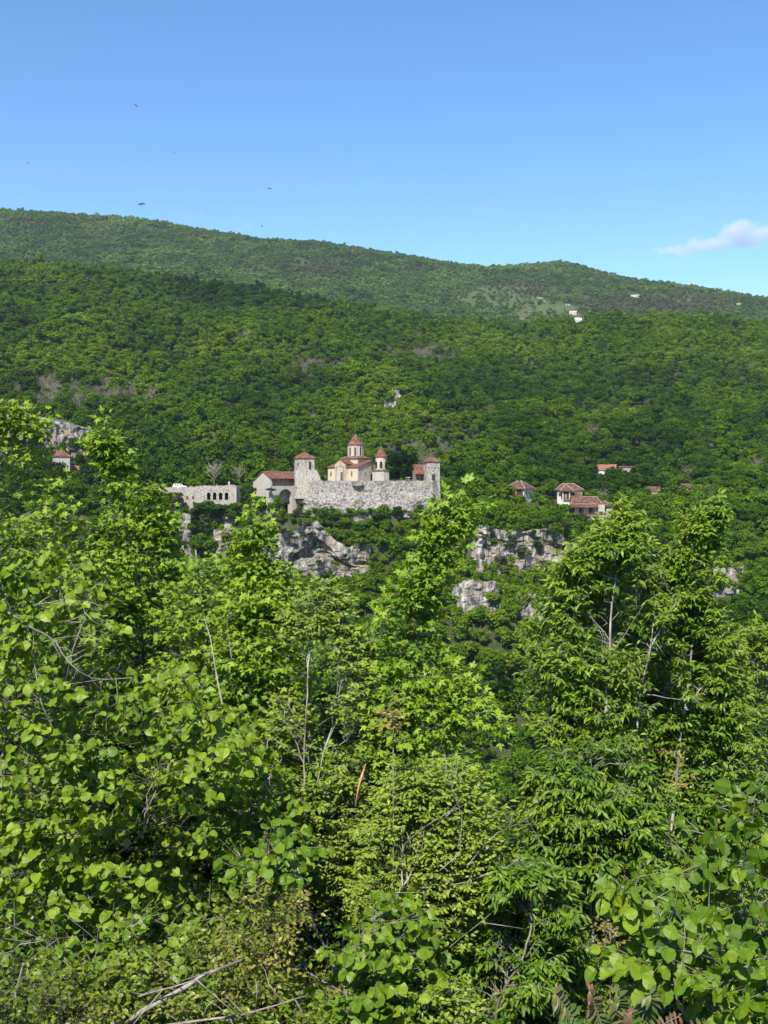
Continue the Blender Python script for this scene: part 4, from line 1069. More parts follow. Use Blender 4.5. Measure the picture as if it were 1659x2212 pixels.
def person(name, label, loc, rz, shirt, seed=0):
    """standing figure grown from a skeleton in one skin"""
    rt = empty(name, loc, rz, label, "person")
    J = [((0, 0, .95), .13), ((0, 0, 1.15), .12), ((0, 0, 1.38), .15), ((0, 0, 1.5), .06), ((0, 0, 1.58), .075), ((0, -.01, 1.68), .095),
         ((.18, 0, 1.40), .06), ((.26, -.02, 1.13), .045), ((.24, -.10, .88), .035), ((-.18, 0, 1.40), .06), ((-.26, -.02, 1.13), .045), ((-.24, -.10, .88), .035),
         ((.1, 0, .88), .095), ((.12, -.02, .5), .065), ((.12, .02, .08), .045), ((.13, -.12, .04), .04), ((-.1, 0, .88), .095), ((-.12, .02, .5), .065), ((-.12, .03, .08), .045), ((-.13, -.10, .04), .04)]
    E = [(0,1),(1,2),(2,3),(3,4),(4,5),(2,6),(6,7),(7,8),(2,9),(9,10),(10,11),(0,12),(12,13),(13,14),(14,15),(0,16),(16,17),(17,18),(18,19)]
    me = bpy.data.meshes.new(name+"_body"); me.from_pydata([j[0] for j in J], E, []); me.update()
    o = link("body", me, M['skin'], rt)
    md = o.modifiers.new("skin", 'SKIN'); 
    for i, j in enumerate(J): me.skin_vertices[0].data[i].radius = (j[1], j[1])
    me.skin_vertices[0].data[0].use_root = True
    sd = o.modifiers.new("smooth", 'SUBSURF'); sd.levels = sd.render_levels = 1
    MB().lathe([(.17, .92), (.175, 1.15), (.2, 1.38), (.08, 1.5)], 10).build("shirt", M[shirt], rt, True)
    MB().lathe([(.02, 1.6), (.10, 1.64), (.11, 1.72), (.03, 1.8)], 8).build("hair", M['iron'], rt, True)
    return rt
pp = at(*q2(1393, 405), 395.8); person("person", "person in a red top standing by the terrace parapet", Vector((pp.x, pp.y, pp.z-.95)), R(15), 'red')
pp = at(*q2(1487, 400), 395.1); o = MB().lathe([(.32, -1.6), (.32, .9), (.4, .95), (.12, 1.35)], 8).build("gate_pier", M['white']); o.location = pp
tag(o, "small white pier rising above the terrace parapet's end", "pier")

t, w, H = square_tower("lone_tower", "lone square tower with a brown hipped roof under the streaked cliff", 120, 286, 182, 128, 290, 430, R(25), q2, mat='pale', u=.2865*430/FPX)
win(t, "window", .2, 2.8, .5, 1.0, -w/2, 'dark')
MB().box(-w/2+.1, w/2-.1, -w/2+.1, w/2-.1, -9, -2).build("tower_footing", M['stone'], t)
CLEAR.append((*q2(212, 120), *q2(284, 270), 431)); FOOT.append((t.location.x-6, t.location.x+6, 422, 442))

def gable_house(name, label, p, rz, L, W, He, Hr, mat='white', roof='tile', below=5, wins=(), cat="house"):
    """simple gabled house: ridge along local x"""
    rt = empty(name, p, rz, label, cat)
    MB().prism([(0, -below), (W, -below), (W, He), (W/2, Hr), (0, He)], -L/2, L/2, 'x').build("wall", M[mat], rt)
    e = .4; sl_ = (Hr-He)/(W/2)
    MB().slab([(-L/2-e, -e, He-e*sl_+.2), (L/2+e, -e, He-e*sl_+.2), (L/2+e, W/2, Hr+.2), (-L/2-e, W/2, Hr+.2)], .2).slab([(-L/2-e, W/2, Hr+.2), (L/2+e, W/2, Hr+.2), (L/2+e, W+e, He-e*sl_+.2), (-L/2-e, W+e, He-e*sl_+.2)], .2).build("roof", M[roof], rt)
    for (x, z, w_, h_) in wins: win(rt, "window", x, z, w_, h_, 0, 'dark')
    FOOT.append((p.x-L/2-2, p.x+L/2+2, p.y-2, p.y+W+2))
    return rt
gable_house("garden_house", "small white gabled house with an orange roof near the lone tower", at(*q2(345, 292), 438), R(28), 4.4, 4.4, .6, 1.9, 'white', 'tile_orange', 4)
CLEAR.append((*q2(305, 262), *q2(388, 285), 438))

# ------------------------------------------------------------------ the houses above the limestone band
U3 = .20834*430/FPX
def hip_cap(mb, pts, r=.13): 
    for a, b in pts: mb.tube([a, b], r, 4)
    return mb
def house_a():
    p = at(*q3(375, 440), 430); rz = R(-38)        # nearest corner of the walls, local -x to the back left, +y to the back right
    rt = empty("hip_roof_house", p, R(0), "square stone house with a pyramid tile roof and a balcony under the eaves", "house")
    w1 = 8.4; w2 = 8.6
    rt.rotation_euler[2] = R(-33)
    # footprint x in [-w1, 0], y in [0, w2]; the near corner is at the origin
    MB().box(-w1, 0, 0, w2, -5, 4.0).build("wall", M['white'], rt)
    e = .9; ze = 4.05
    MB().hip(-w1-e, e, -e, w2+e, ze, ze+3.3, -w1/2-.7, -w1/2+.7, w2/2-.3, w2/2+.3, .2).build("roof", M['tile_brown'], rt)
    q = hip_cap(MB(), [((e, -e, ze), (-w1/2+.7, w2/2-.3, ze+3.35)), ((-w1-e, -e, ze), (-w1/2-.7, w2/2-.3, ze+3.35)), ((e, w2+e, ze), (-w1/2+.7, w2/2+.3, ze+3.35))])
    q.build("ridge_tiles", M['ridge'], rt)
    MB().box(-6.4, -.6, -.06, .3, 1.3, 3.8).build("loggia_shade", M['dark'], rt)  # flat dark box standing in for the shade of the recess
    pb = MB().box(-5.6, -.4, -1.1, 0.0, .95, 1.15); pb.build("balcony_floor", M['wood'], rt)
    g = MB()
    for i in range(11): g.box(-5.55+i*.5, -5.47+i*.5, -1.08, -1.0, 1.15, 2.05)
    g.box(-5.6, -.4, -1.1, -1.0, 2.05, 2.15); g.build("railing", M['wood'], rt)
    for x in (-5.5, -3.0, -.5): MB().box(x-.09, x+.09, -1.08, -.9, 2.15, 4.0).build("post", M['wood'], rt)
    win(rt, "shutter", -3.6, 1.3, .7, 1.9, -.09, 'shutter'); win(rt, "window", 2.0, 1.6, .7, 1.3, .0, 'wood', 'white', 'x', 1); win(rt, "window", 5.3, 1.6, .8, 1.2, .0, 'wood', 'white', 'x', 1)
    FOOT.append((p.x-8, p.x+9, 424, 444)); CLEAR.append((*q3(300, 250), *q3(560, 415), 429))
house_a()
def house_b():
    p = at(*q3(810, 470), 431)
    rt = empty("turret_house", p, R(-8), "tall stone house with a hipped roof over a projecting balcony bay", "house")
    # main body behind, bay in front
    MB().box(-3.6, 6.6, 2.2, 9.5, -5, 4.7).build("wall", M['white'], rt)
    ze = 4.75
    MB().hip(-4.6, 7.4, 1.3, 10.4, ze, ze+2.5, -1.6, 3.4, 5.3, 6.3, .2).build("roof", M['tile_brown'], rt)
    MB().box(-1.5, 1.6, 0.0, 2.3, -5, 4.3).build("bay_wall", M['white'], rt)
    MB().hip(-2.5, 3.4, -.9, 4.6, 4.4, 6.75, -.3, .1, 3.9, 4.3, .2).build("bay_roof", M['tile_brown'], rt)
    hip_cap(MB(), [((-2.5, -.9, 4.4), (-.3, 3.9, 6.8)), ((3.4, -.9, 4.4), (.1, 3.9, 6.8)), ((7.4, 1.3, ze), (3.4, 5.3, ze+2.55)), ((-1.6, 5.3, ze+2.55), (3.4, 5.3, ze+2.55)), ((-4.6, 1.3, ze), (-1.6, 5.3, ze+2.55))]).build("ridge_tiles", M['ridge'], rt)
    win(rt, "window", .05, 1.0, 2.0, 3.0, 0, 'dark', 'wood'); win(rt, "shutter", -.15, 1.1, .7, 1.8, -.05, 'shutter')
    MB().box(-1.2, 1.5, -.75, 0.0, .5, .75).build("balcony_floor", M['wood_grey'], rt)
    g = MB()
    for i in range(7): g.box(-1.15+i*.43, -1.09+i*.43, -.72, -.66, .75, 1.6)
    g.box(-1.2, 1.5, -.74, -.64, 1.6, 1.7); g.build("railing", M['wood'], rt)
    win(rt, "window", -2.6, 2.0, .8, 1.4, 2.2, 'dark', 'white')
    FOOT.append((p.x-6, p.x+9, 424, 446)); CLEAR.append((*q3(700, 270), *q3(1000, 490), 429))
house_b()
def house_c():
    p = at(*q3(1030, 690), 425)
    rt = empty("veranda_house", p, R(-4), "large stone house with brown tiled roofs and a long timber veranda", "house")
    k = U3*425/430
    X = lambda zx: (zx-1030)*k
    Zc = lambda zy: (690-zy)*k
    MB().box(X(930), X(1140), .3, 8.5, -4, Zc(625)).build("basement_wall", M['pale'], rt)
    MB().box(X(905), X(1140), 1.7, 8.5, Zc(625), Zc(505)).build("wall", M['white'], rt)
    MB().box(X(830), X(905)-.02, 2.6, 8.5, -4, Zc(520)).build("side_wall", M['plaster'], rt)
    MB().box(X(1140), X(1208), -.3, 8.0, -4, Zc(505)).build("bay_wall", M['pale'], rt)
    MB().box(X(1210), X(1300), 1.5, 8.0, -4, Zc(522)).build("wing_wall", M['pale'], rt)
    # lean-to veranda roof, main roof above, upper roof slope joining the turret house, wing roof
    MB().slab([(X(828), -.9, Zc(530)), (X(1142), -.9, Zc(530)), (X(1142), 1.6, Zc(498)), (X(850), 1.6, Zc(498))], .18).build("veranda_roof", M['tile_brown'], rt)
    MB().slab([(X(905), 1.2, Zc(500)), (X(1185), 1.2, Zc(500)), (X(1150), 6.0, Zc(424)), (X(985), 6.0, Zc(424))], .2).slab([(X(985), 6.0, Zc(424)), (X(1150), 6.0, Zc(424)), (X(1185), 10, Zc(500)), (X(905), 10, Zc(500))], .2).build("roof", M['tile_brown'], rt)
    MB().slab([(X(872), 2.0, Zc(500)), (X(1040), 2.0, Zc(482)), (X(975), 8.0, Zc(370)), (X(880), 8.0, Zc(372))], .2).build("link_roof", M['tile_brown'], rt)
    MB().hip(X(1170), X(1318), .6, 8.8, Zc(518), Zc(466), X(1188), X(1215), 4.2, 5.0, .2).build("wing_roof", M['tile_brown'], rt)
    hip_cap(MB(), [((X(985), 6, Zc(424)+.05), (X(1150), 6, Zc(424)+.05)), ((X(905), 1.2, Zc(500)+.05), (X(1142), 1.2, Zc(500)+.05)), ((X(1150), 6, Zc(424)+.05), (X(1185), 1.2, Zc(500)+.05)), ((X(1215), 4.2, Zc(466)+.05), (X(1318), .6, Zc(518)+.05))], .1).build("ridge_tiles", M['ridge'], rt)
    MB().box(X(838), X(1140)-.02, -.6, 1.65, Zc(628), Zc(615)).build("veranda_floor", M['wood'], rt)
    for zx in (842, 905, 1012, 1135): MB().box(X(zx)-.1, X(zx)+.1, -.5, -.3, Zc(615), Zc(532)).build("post", M['wood'], rt)
    g = MB()
    for i in range(30): g.box(X(842)+i*.395, X(842)+i*.395+.06, -.5, -.44, Zc(615), Zc(592))
    g.box(X(840), X(1138), -.53, -.42, Zc(592), Zc(588)); g.build("railing", M['wood'], rt)
    for zx in (968, 1068): 
        win(rt, "door", X(zx), Zc(610), 1.1, 2.7, 1.7, 'dark', 'wood')
    for zx in (990, 1092): win(rt, "shutter", X(zx), Zc(608), .85, 2.5, 1.64, 'shutter')
    MB().box(X(842), X(904), 1.6, 1.9, Zc(610), Zc(535)).build("opening_shade", M['dark'], rt)  # dark box in place of the shade under the veranda roof
    MB().box(X(1138), X(1210), -.5, -.32, Zc(607), Zc(575)).build("bay_parapet", M['tile_brown'], rt)
    win(rt, "basement_door", X(1118), Zc(690), .9, 1.9, .28, 'dark', 'pale'); win(rt, "window", X(1220), Zc(600), .8, 2.6, 1.5, 'dark')
    FOOT.append((p.x-9, p.x+14, 418, 440)); CLEAR.append((*q3(850, 360), *q3(1300, 640), 424))
house_c()
gable_house("roadside_house", "white cottage with a bright orange gable roof in the wood above the veranda house", at(*q3(1220, 165), 520), R(-24), 9.0, 7.0, 1.1, 3.6, 'white', 'tile_orange', 6)
CLEAR.append((*q3(1125, 105), *q3(1320, 160), 519))
gable_house("roofless_house", "low ruined stone house near the orange-roofed cottage", at(*q3(1428, 132), 530), R(-10), 6.4, 3.5, .8, 1.2, 'stone', 'tile', 6)
CLEAR.append((*q3(1370, 95), *q3(1485, 130), 529))
gable_house("hidden_house", "brown tiled roof peeping out of the wood near the veranda house", at(1410, 1062, 470), R(-15), 6.0, 5, .3, 2.2, 'pale', 'tile_brown', 6)
CLEAR.append((1395, 1048, 1425, 1060, 469))
gable_house("hidden_house", "faded tiled roof half sunk in the wood beyond the hidden brown roof", at(1487, 1054, 490), R(10), 5.0, 5, .3, 2.0, 'pale', 'tile_brown', 6)
CLEAR.append((1475, 1044, 1499, 1054, 489))

# ------------------------------------------------------------------ hamlet on the far hill
def q4(zx, zy): return 1036.9+zx*.375, 553.0+zy*.375
def far_depth(x, y):
    Y = np.arange(1450, 2600, 4.0); z = ground_z((x-CX)/FPX*Y, Y); zz = -(y-HY)/FPX*Y
    i = int(np.argmax(z > zz)); return float(Y[i]) if i else 2000.0
for (zx, zy, w_, h_, lab, mt, rf_, rot) in [
        (893, 240, 46, 16, "broad white house with a pale roof alone below the far ridge", 'white', 'pale', -12),
        (378, 268, 16, 14, "tiny white farmhouse at the edge of the pasture on the far hill", 'white', 'tile_brown', 30),
        (466, 305, 30, 9, "low long white farm building in the far hamlet", 'white', 'pale', -5),
        (508, 282, 24, 9, "grey-roofed shed highest in the far hamlet", 'pale', 'tile_brown', 10),
        (535, 344, 42, 26, "cream two-storey house in the far hamlet", 'plaster', 'ridge', -20),
        (566, 388, 44, 30, "pale blue-white block lowest in the far hamlet", 'white', 'white', 8),
        (244, 372, 22, 18, "white cottage by itself low on the far pasture", 'white', 'tile', -30),
        (345, 246, 34, 8, "long tan barn roof over the pasture on the far hill", 'plaster', 'ridge', 12),
        (1494, 285, 26, 12, "small pale house half hidden on the far hill's bare shoulder", 'plaster', 'ridge', 15)]:
    x, y = q4(zx, zy); d = far_depth(x, y); u = .375*d/FPX
    g_ = gable_house("farmhouse", lab, at(x, y, d), R(rot), w_*u, w_*u*.6, h_*u*.72, h_*u*1.15, mt, rf_, 8, wins=[(-w_*u*.25, h_*u*.25, 1.3, 1.6), (w_*u*.2, h_*u*.25, 1.3, 1.6)])
    CLEAR.append((x-w_*.19, y-h_*.42, x+w_*.19, y, d))

# ------------------------------------------------------------------ plant the wood
def covered(x, y):
    """roughly where the near shrubs and trees hide the gorge (only used to choose which trees to build singly)"""
    top = np.interp(x, [-50, 0, 130, 180, 215, 260, 340, 400, 480, 560, 620, 680, 760, 800, 860, 900, 1000, 1070, 1095, 1096, 1180, 1250, 1330, 1400, 1440, 1530, 1570, 1659],
                       [880, 890, 960, 1130, 1130, 1130, 1090, 1180, 1240, 1130, 1260, 1260, 1290, 1330, 1200, 1160, 1270, 1560, 1900, 1480, 1200, 1120, 1090, 1150, 1190, 1090, 1200, 1350])
    return y > top + 14
X, Y, Z, sx, top, sc, kind, C, rw = scatter()
idx_all = np.where(kind == 1, 7+rw.integers(0, 2, len(X)), np.where(kind == 2, 5+rw.integers(0, 2, len(X)), rw.integers(0, 5, len(X))))
rot = rw.random(len(X))*6.283
near = (Y < 470) & (sx > -30) & (sx < 1690) & (~covered(sx, top))
order = np.argsort(Y); order = order[near[order]]
NIND = 285
single = np.zeros(len(X), bool); single[order[:NIND]] = True
print("trees", len(X), "near visible", near.sum())
trunk_me = MB().tube([(0, 0, -1.2), (.08, .03, 1.5), (0, .1, 3.2), (.15, 0, 5.5)], [.26, .2, .17, .09], 6)
trunk_mesh = bpy.data.meshes.new("trunk"); trunk_mesh.from_pydata(trunk_me.v, [], trunk_me.f); trunk_mesh.materials.append(M['bark_dark'])
def zone(x, y, Yd):
    if x < 300: return "in the wood below the lone tower and its cliff"
    if y > 1290 and 900 < x < 1250: return "deep in the gorge between the centre maple and the narrow-leaved tree"
    if x < 560: return "around the arcaded terrace wall and its crag" if y > 1060 else "on the bank behind the terrace"
    if x < 900: return "on the slope under the monastery's great wall" if y > 1085 else "behind the monastery roofs"
    if x < 1290: return "about the limestone band under the houses" if y > 1090 else "on the slope between the corner tower and the houses"
    return "on the slope past the veranda house"
def tone(c, k):
    if k == 1: return "leafless grey-brown tree"
    if k == 2: return "dark narrow conifer"
    s = c[0]+c[1]
    return "dark green broadleaf tree" if s < .105 else ("bright yellow-green broadleaf tree" if s > .17 else "mid-green broadleaf tree")
for i in np.nonzero(single)[0]:
    z = zone(sx[i], top[i], Y[i]); tn = tone(C[i], kind[i])
    rt = empty({0: "broadleaf_tree", 1: "bare_tree", 2: "conifer_tree"}[int(kind[i])], (X[i], Y[i], Z[i]), float(rot[i]), f"{tn} {z}", "tree", f"{tn}s {z}")
    s = float(sc[i]); rt.scale = (s, s, s*float(rw.uniform(.85, 1.15)))
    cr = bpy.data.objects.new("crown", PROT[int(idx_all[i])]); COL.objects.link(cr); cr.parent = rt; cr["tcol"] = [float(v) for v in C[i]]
    if kind[i] != 1:
        tk = bpy.data.objects.new("trunk", trunk_mesh); COL.objects.link(tk); tk.parent = rt
def special(kindname, mesh, x, yb, d, s, sz, col, label, group=None, cat="tree"):
    p = at(x, yb, d); rt = empty(kindname, p, float(rw.random()*6), label, cat, group); rt.scale = (s, s, sz)
    cr = bpy.data.objects.new("crown", mesh); COL.objects.link(cr); cr.parent = rt; cr["tcol"] = list(col)
    tk = bpy.data.objects.new("trunk", trunk_mesh); COL.objects.link(tk); tk.parent = rt
# dark conifers in the courtyard
for (zx, ztop, s) in [(1135, 255, .95), (1165, 215, 1.1), (1200, 240, 1.0), (1232, 200, 1.1), (1262, 235, 1.15), (1295, 225, 1.0), (1320, 300, .9), (1185, 300, 1), (1275, 300, 1)]:
    h = (462-ztop)*U1
    special("conifer_tree", PROT[5], q1(zx, 0)[0], q1(0, 470)[1], 408+rw.uniform(-3, 4), s, h/11.3, (.010, .026, .008), "dark evergreen in the clump between the bell tower and the corner tower", "evergreens in the monastery courtyard")
for (x, yb, h, d) in [(462, 1046, 11.5, 404), (518, 1040, 8, 402), (330, 1060, 8, 410)]:
    p = PROT[7]; special("bare_tree", p, x, yb, d, h/8.0, h/8.0*.85, (.27, .25, .17), {462: "wide bare tree spreading behind the terrace wall", 518: "smaller bare tree between the terrace and the gate house", 330: "thin leafless tree near the parked car"}[x])
for (x, yb, d, s, sz, c, lab) in [(452, 1128, 389.5, 1.2, 1.05, (.020, .056, .006), "round dark green tree standing before the arcade"), (378, 1104, 391, .85, .85, (.080, .090, .03), "olive leafing tree at the low end of the terrace wall"), (340, 1100, 391, .8, .8, (.05, .08, .015), "pale green tree against the low corner of the terrace wall"), (503, 1116, 391, .7, .75, (.024, .064, .007), "dark tree hugging the end of the arcade"),
                               (530, 1092, 391.5, .75, .7, (.03, .070, .008), "green tree at the foot of the pale gable"), (556, 1112, 391, .9, .85, (.04, .085, .008), "green tree between the arcade and the gate house arch"), (1205, 1150, 408, .9, .85, (.024, .062, .006), "dark green tree between the two tile-roofed houses")]:
    special("broadleaf_tree", PROT[int(rw.integers(0, 5))], x, yb, d, s, sz, c, lab)
# shrubs clinging to the rocks
sh_n = 0
for (x, y, d, s, col) in [(600, 1128, 388, .62, (.05, .07, .025)), (640, 1120, 388, .75, (.06, .065, .03)), (668, 1138, 387, .55, (.075, .06, .035)), (628, 1158, 386, .5, (.045, .07, .02)), (735, 1140, 387, .7, (.03, .07, .012)), (775, 1150, 388, .75, (.026, .065, .012)), (700, 1112, 390, .4, (.04, .075, .02)), (615, 1150, 388, .45, (.06, .065, .03)), (655, 1160, 388, .5, (.05, .06, .03)), (690, 1222, 388, .5, (.04, .07, .02)), (745, 1205, 388, .35, (.05, .07, .02)), (1045, 1165, 388, .5, (.06, .075, .03)), (1120, 1150, 388, .5, (.045, .075, .02)), (1100, 1185, 388, .7, (.05, .075, .025)), (1200, 1160, 388, .6, (.04, .07, .02)), (1160, 1180, 388, .6, (.06, .07, .03)), (1010, 1150, 388, .5, (.03, .07, .01)), (820, 1122, 389, .8, (.02, .055, .012)),
                          (648, 1240, 384, .5, (.06, .075, .03)), (700, 1250, 384, .6, (.055, .07, .025)), (590, 1108, 391, .6, (.04, .07, .02)), (860, 1108, 391, .7, (.025, .06, .015)), (905, 1105, 391, .6, (.03, .06, .02)), (560, 1100, 391, .8, (.045, .06, .025)), (650, 1092, 392, .45, (.06, .06, .03)),
                          (1060, 1150, 398, .5, (.06, .07, .03)), (1105, 1165, 398, .6, (.06, .06, .035)), (1150, 1140, 399, .5, (.03, .07, .015)), (1185, 1130, 399, .8, (.03, .085, .015)), (1220, 1140, 399, .7, (.045, .06, .025)), (1130, 1195, 394, .7, (.08, .08, .045)), (1080, 1215, 388, .7, (.075, .08, .04)), (1040, 1250, 380, .5, (.05, .085, .025)),
                          (1165, 1235, 385, .7, (.07, .08, .04)), (1090, 1240, 384, .6, (.07, .075, .04)), (420, 1110, 384, .6, (.035, .06, .02)), (470, 1105, 384, .8, (.028, .07, .015)), (445, 1130, 384, .6, (.06, .06, .035)), (500, 1120, 385, .6, (.03, .06, .02)), (1240, 1120, 423, .55, (.025, .06, .015)), (1150, 1105, 426, .6, (.025, .065, .015)), (1190, 1110, 424, .7, (.03, .07, .015)),
                          (1085, 1085, 424, .55, (.05, .06, .03)), (1120, 1090, 424, .55, (.03, .07, .02)), (75, 1010, 430, .9, (.03, .06, .02)), (165, 1025, 432, .6, (.06, .065, .035)), (585, 1062, 394, .45, (.03, .07, .02)), (545, 1068, 393, .55, (.035, .06, .02)), (620, 1090, 391, .5, (.045, .06, .025))]:
    d = (378.5 if x < 810 else d) if 560 < x and y > 1107 and x < 950 else (min(d, 385.5) if x > 1000 and y > 1125 else (387 if x < 520 and y > 1100 else d))   # on the faces
    p = at(x, y, d); g = float(ground_z(p.x, p.y)); 
    rt = empty("cliff_shrub", p, float(rw.random()*6), f"{'olive' if col[0] > .045 else 'dark green'} shrub {zone(x, y-5, d)}", "shrub", f"{'olive' if col[0] > .045 else 'dark green'} shrubs {zone(x, y-5, d)}")
    rt.scale = (s, s, s*.62)
    cr = bpy.data.objects.new("foliage", PROT[int(rw.integers(0, 5))]); COL.objects.link(cr); cr.parent = rt; cr["tcol"] = list(col); cr.location = (0, 0, -2.5)

rest = ~single; nm = rest & (Y < 1300); fm = rest & (Y >= 1300)
def stuff(mask, name, protos, idx, label):
    P = np.stack([X, Y, Z], -1)[mask]; s = sc[mask]
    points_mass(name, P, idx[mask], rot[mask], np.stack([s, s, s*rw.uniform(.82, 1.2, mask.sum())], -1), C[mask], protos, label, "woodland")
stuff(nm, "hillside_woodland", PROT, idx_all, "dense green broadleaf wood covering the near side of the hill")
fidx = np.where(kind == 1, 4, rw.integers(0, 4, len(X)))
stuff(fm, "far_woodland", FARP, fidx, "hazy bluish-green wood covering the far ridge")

# ------------------------------------------------------------------ clouds
def cloud(name, label, blobs, d, dens, seed):
    V = []; F = []; me = bpy.data.meshes.new(name); 
    c = at(sum(b[0] for b in blobs)/len(blobs), sum(b[1] for b in blobs)/len(blobs), d)
    x0 = min(b[0]-b[2] for b in blobs); x1 = max(b[0]+b[2] for b in blobs); y0 = min(b[1]-b[3] for b in blobs); y1 = max(b[1]+b[3] for b in blobs)
    a = at(x0, y1, d)-c; b = at(x1, y0, d)-c; hd = (b.x-a.x)*.22
    mb = MB().box(a.x, b.x, -hd, hd, a.z, b.z)
    m, nt, out = newmat(name+"_vapour"); v = N(nt, "ShaderNodeVolumePrincipled"); v.inputs["Color"].default_value = (.74, .75, .82, 1); v.inputs["Anisotropy"].default_value = -.15
    tc = N(nt, "ShaderNodeTexCoord"); acc = None
    nz = N(nt, "ShaderNodeTexNoise"); nz.inputs["Scale"].default_value = .011*6000/d; nz.inputs["Detail"].default_value = 5; nt.links.new(tc.outputs["Object"], nz.inputs[0])
    for (bx, by, rx, ry, k) in blobs:
        p = at(bx, by, d)-c; sx_ = rx/FPX*d; sz_ = ry/FPX*d
        mp = N(nt, "ShaderNodeMapping", vector_type='TEXTURE'); mp.inputs["Location"].default_value = (p.x, 0, p.z); mp.inputs["Scale"].default_value = (sx_, hd*.8, sz_)
        nt.links.new(tc.outputs["Object"], mp.inputs[0]); ln = N(nt, "ShaderNodeVectorMath", operation='LENGTH'); nt.links.new(mp.outputs[0], ln.inputs[0])
        s = N(nt, "ShaderNodeMath", operation='SUBTRACT'); s.inputs[0].default_value = 1.0; nt.links.new(ln.outputs["Value"], s.inputs[1])
        q = N(nt, "ShaderNodeMath", operation='MULTIPLY'); nt.links.new(s.outputs[0], q.inputs[0]); q.inputs[1].default_value = k
        if acc is None: acc = q.outputs[0]
        else:
            mx = N(nt, "ShaderNodeMath", operation='MAXIMUM'); nt.links.new(acc, mx.inputs[0]); nt.links.new(q.outputs[0], mx.inputs[1]); acc = mx.outputs[0]
    n2 = N(nt, "ShaderNodeMath", operation='MULTIPLY_ADD'); nt.links.new(nz.outputs[0], n2.inputs[0]); n2.inputs[1].default_value = 2.0; n2.inputs[2].default_value = -1.08
    ad = N(nt, "ShaderNodeMath", operation='ADD'); nt.links.new(acc, ad.inputs[0]); nt.links.new(n2.outputs[0], ad.inputs[1])
    cl = N(nt, "ShaderNodeMath", operation='MULTIPLY', use_clamp=True); nt.links.new(ad.outputs[0], cl.inputs[0]); cl.inputs[1].default_value = 1.4
    ml = N(nt, "ShaderNodeMath", operation='MULTIPLY'); nt.links.new(cl.outputs[0], ml.inputs[0]); ml.inputs[1].default_value = dens
    nt.links.new(ml.outputs[0], v.inputs["Density"]); nt.links.new(v.outputs[0], out.inputs["Volume"])
    o = mb.build(name, m); o.location = c; tag(o, label, "cloud"); return o
cloud("cloud", "small ragged white cloud low over the far ridge", [(1460, 542, 55, 10, .6), (1508, 532, 42, 18, .8), (1548, 524, 40, 18, .7), (1592, 498, 44, 26, .95), (1605, 520, 42, 20, .8), (1672, 503, 48, 20, .9), (1650, 518, 60, 13, .6)], 8200, .0080, 1)
cloud("cloud", "faint wisp of cloud just above the wooded ridge", [(540, 488, 16, 12, .6), (515, 494, 14, 8, .5)], 8200, .004, 2)

# ------------------------------------------------------------------ birds
def bird(x, y, d, span, bank, yaw, label):
    span *= 1.3; p = at(x, y, d); rt = MB(); s = span/2
    rt.lathe([(.002, -.5), (.05, -.36), (.085, -.1), (.075, .12), (.05, .3), (.055, .38), (.004, .5)], 8)
    v = [(q[0]*.34/.5*.5*2*s, q[2]*s*.62, q[1]*.34*2*s) for q in rt.v]; f = list(rt.f); mb = MB().add(v, f)
    for sg in (1, -1):
        w = [(0.04, .16, 0), (.30, .24, .10), (.62, .06, .14), (1.0, -.32, .10), (.55, -.14, .12), (.25, -.12, .08), (.04, -.16, 0)]
        up = [(sg*a*s, b*s, c*s) for a, b, c in w]; lo = [(a, b, c-.03*s) for a, b, c in up]; n = len(w)
        mb.add(up+lo, [(0, 1, 6), (1, 5, 6), (1, 2, 5), (2, 4, 5), (2, 3, 4), (7+6, 7+1, 7), (7+6, 7+5, 7+1), (7+5, 7+2, 7+1), (7+5, 7+4, 7+2), (7+4, 7+3, 7+2)] + [(i, i+n, (i+1) % n+n, (i+1) % n) for i in range(n)])
        mb.add([(sg*.02*s, -.28*s, 0), (sg*.16*s, -.68*s, 0), (0, -.46*s, 0), (sg*.02*s, -.28*s, .02*s), (sg*.16*s, -.68*s, .02*s), (0, -.46*s, .02*s)], [(0, 1, 2), (5, 4, 3), (0, 3, 4, 1), (1, 4, 5, 2), (2, 5, 3, 0)])
    o = mb.build("bird", M['bird']); o.location = p; o.rotation_euler = (R(bank[0]), R(bank[1]), R(yaw)); tag(o, label, "bird", "small birds circling above the ridge")
for a in [(294, 228, 75, .34, (60, 20), 40, "small dark bird flying highest of the flock"), (376, 331, 90, .28, (20, 10), 100, "tiny dark bird alone in mid sky below the highest one"), (59, 352, 80, .28, (40, -20), 150, "small dark bird out on its own towards the frame's edge"),
          (306, 441, 70, .46, (35, 12), 205, "largest dark bird with bent wings spread, over the ridge"), (444, 449, 80, .34, (50, 30), 60, "upper one of a close pair of dark birds"), (445, 463, 85, .24, (10, 0), 80, "lower one of a close pair of dark birds"),
          (582, 407, 78, .30, (75, 0), 20, "plump dark bird flying over the falling ridge line"), (566, 489, 80, .28, (30, 50), 300, "small dark bird next to the faint cloud wisp"), (449, 2, 80, .3, (30, 10), 30, "bird at the very top edge of the sky")]: bird(*a)

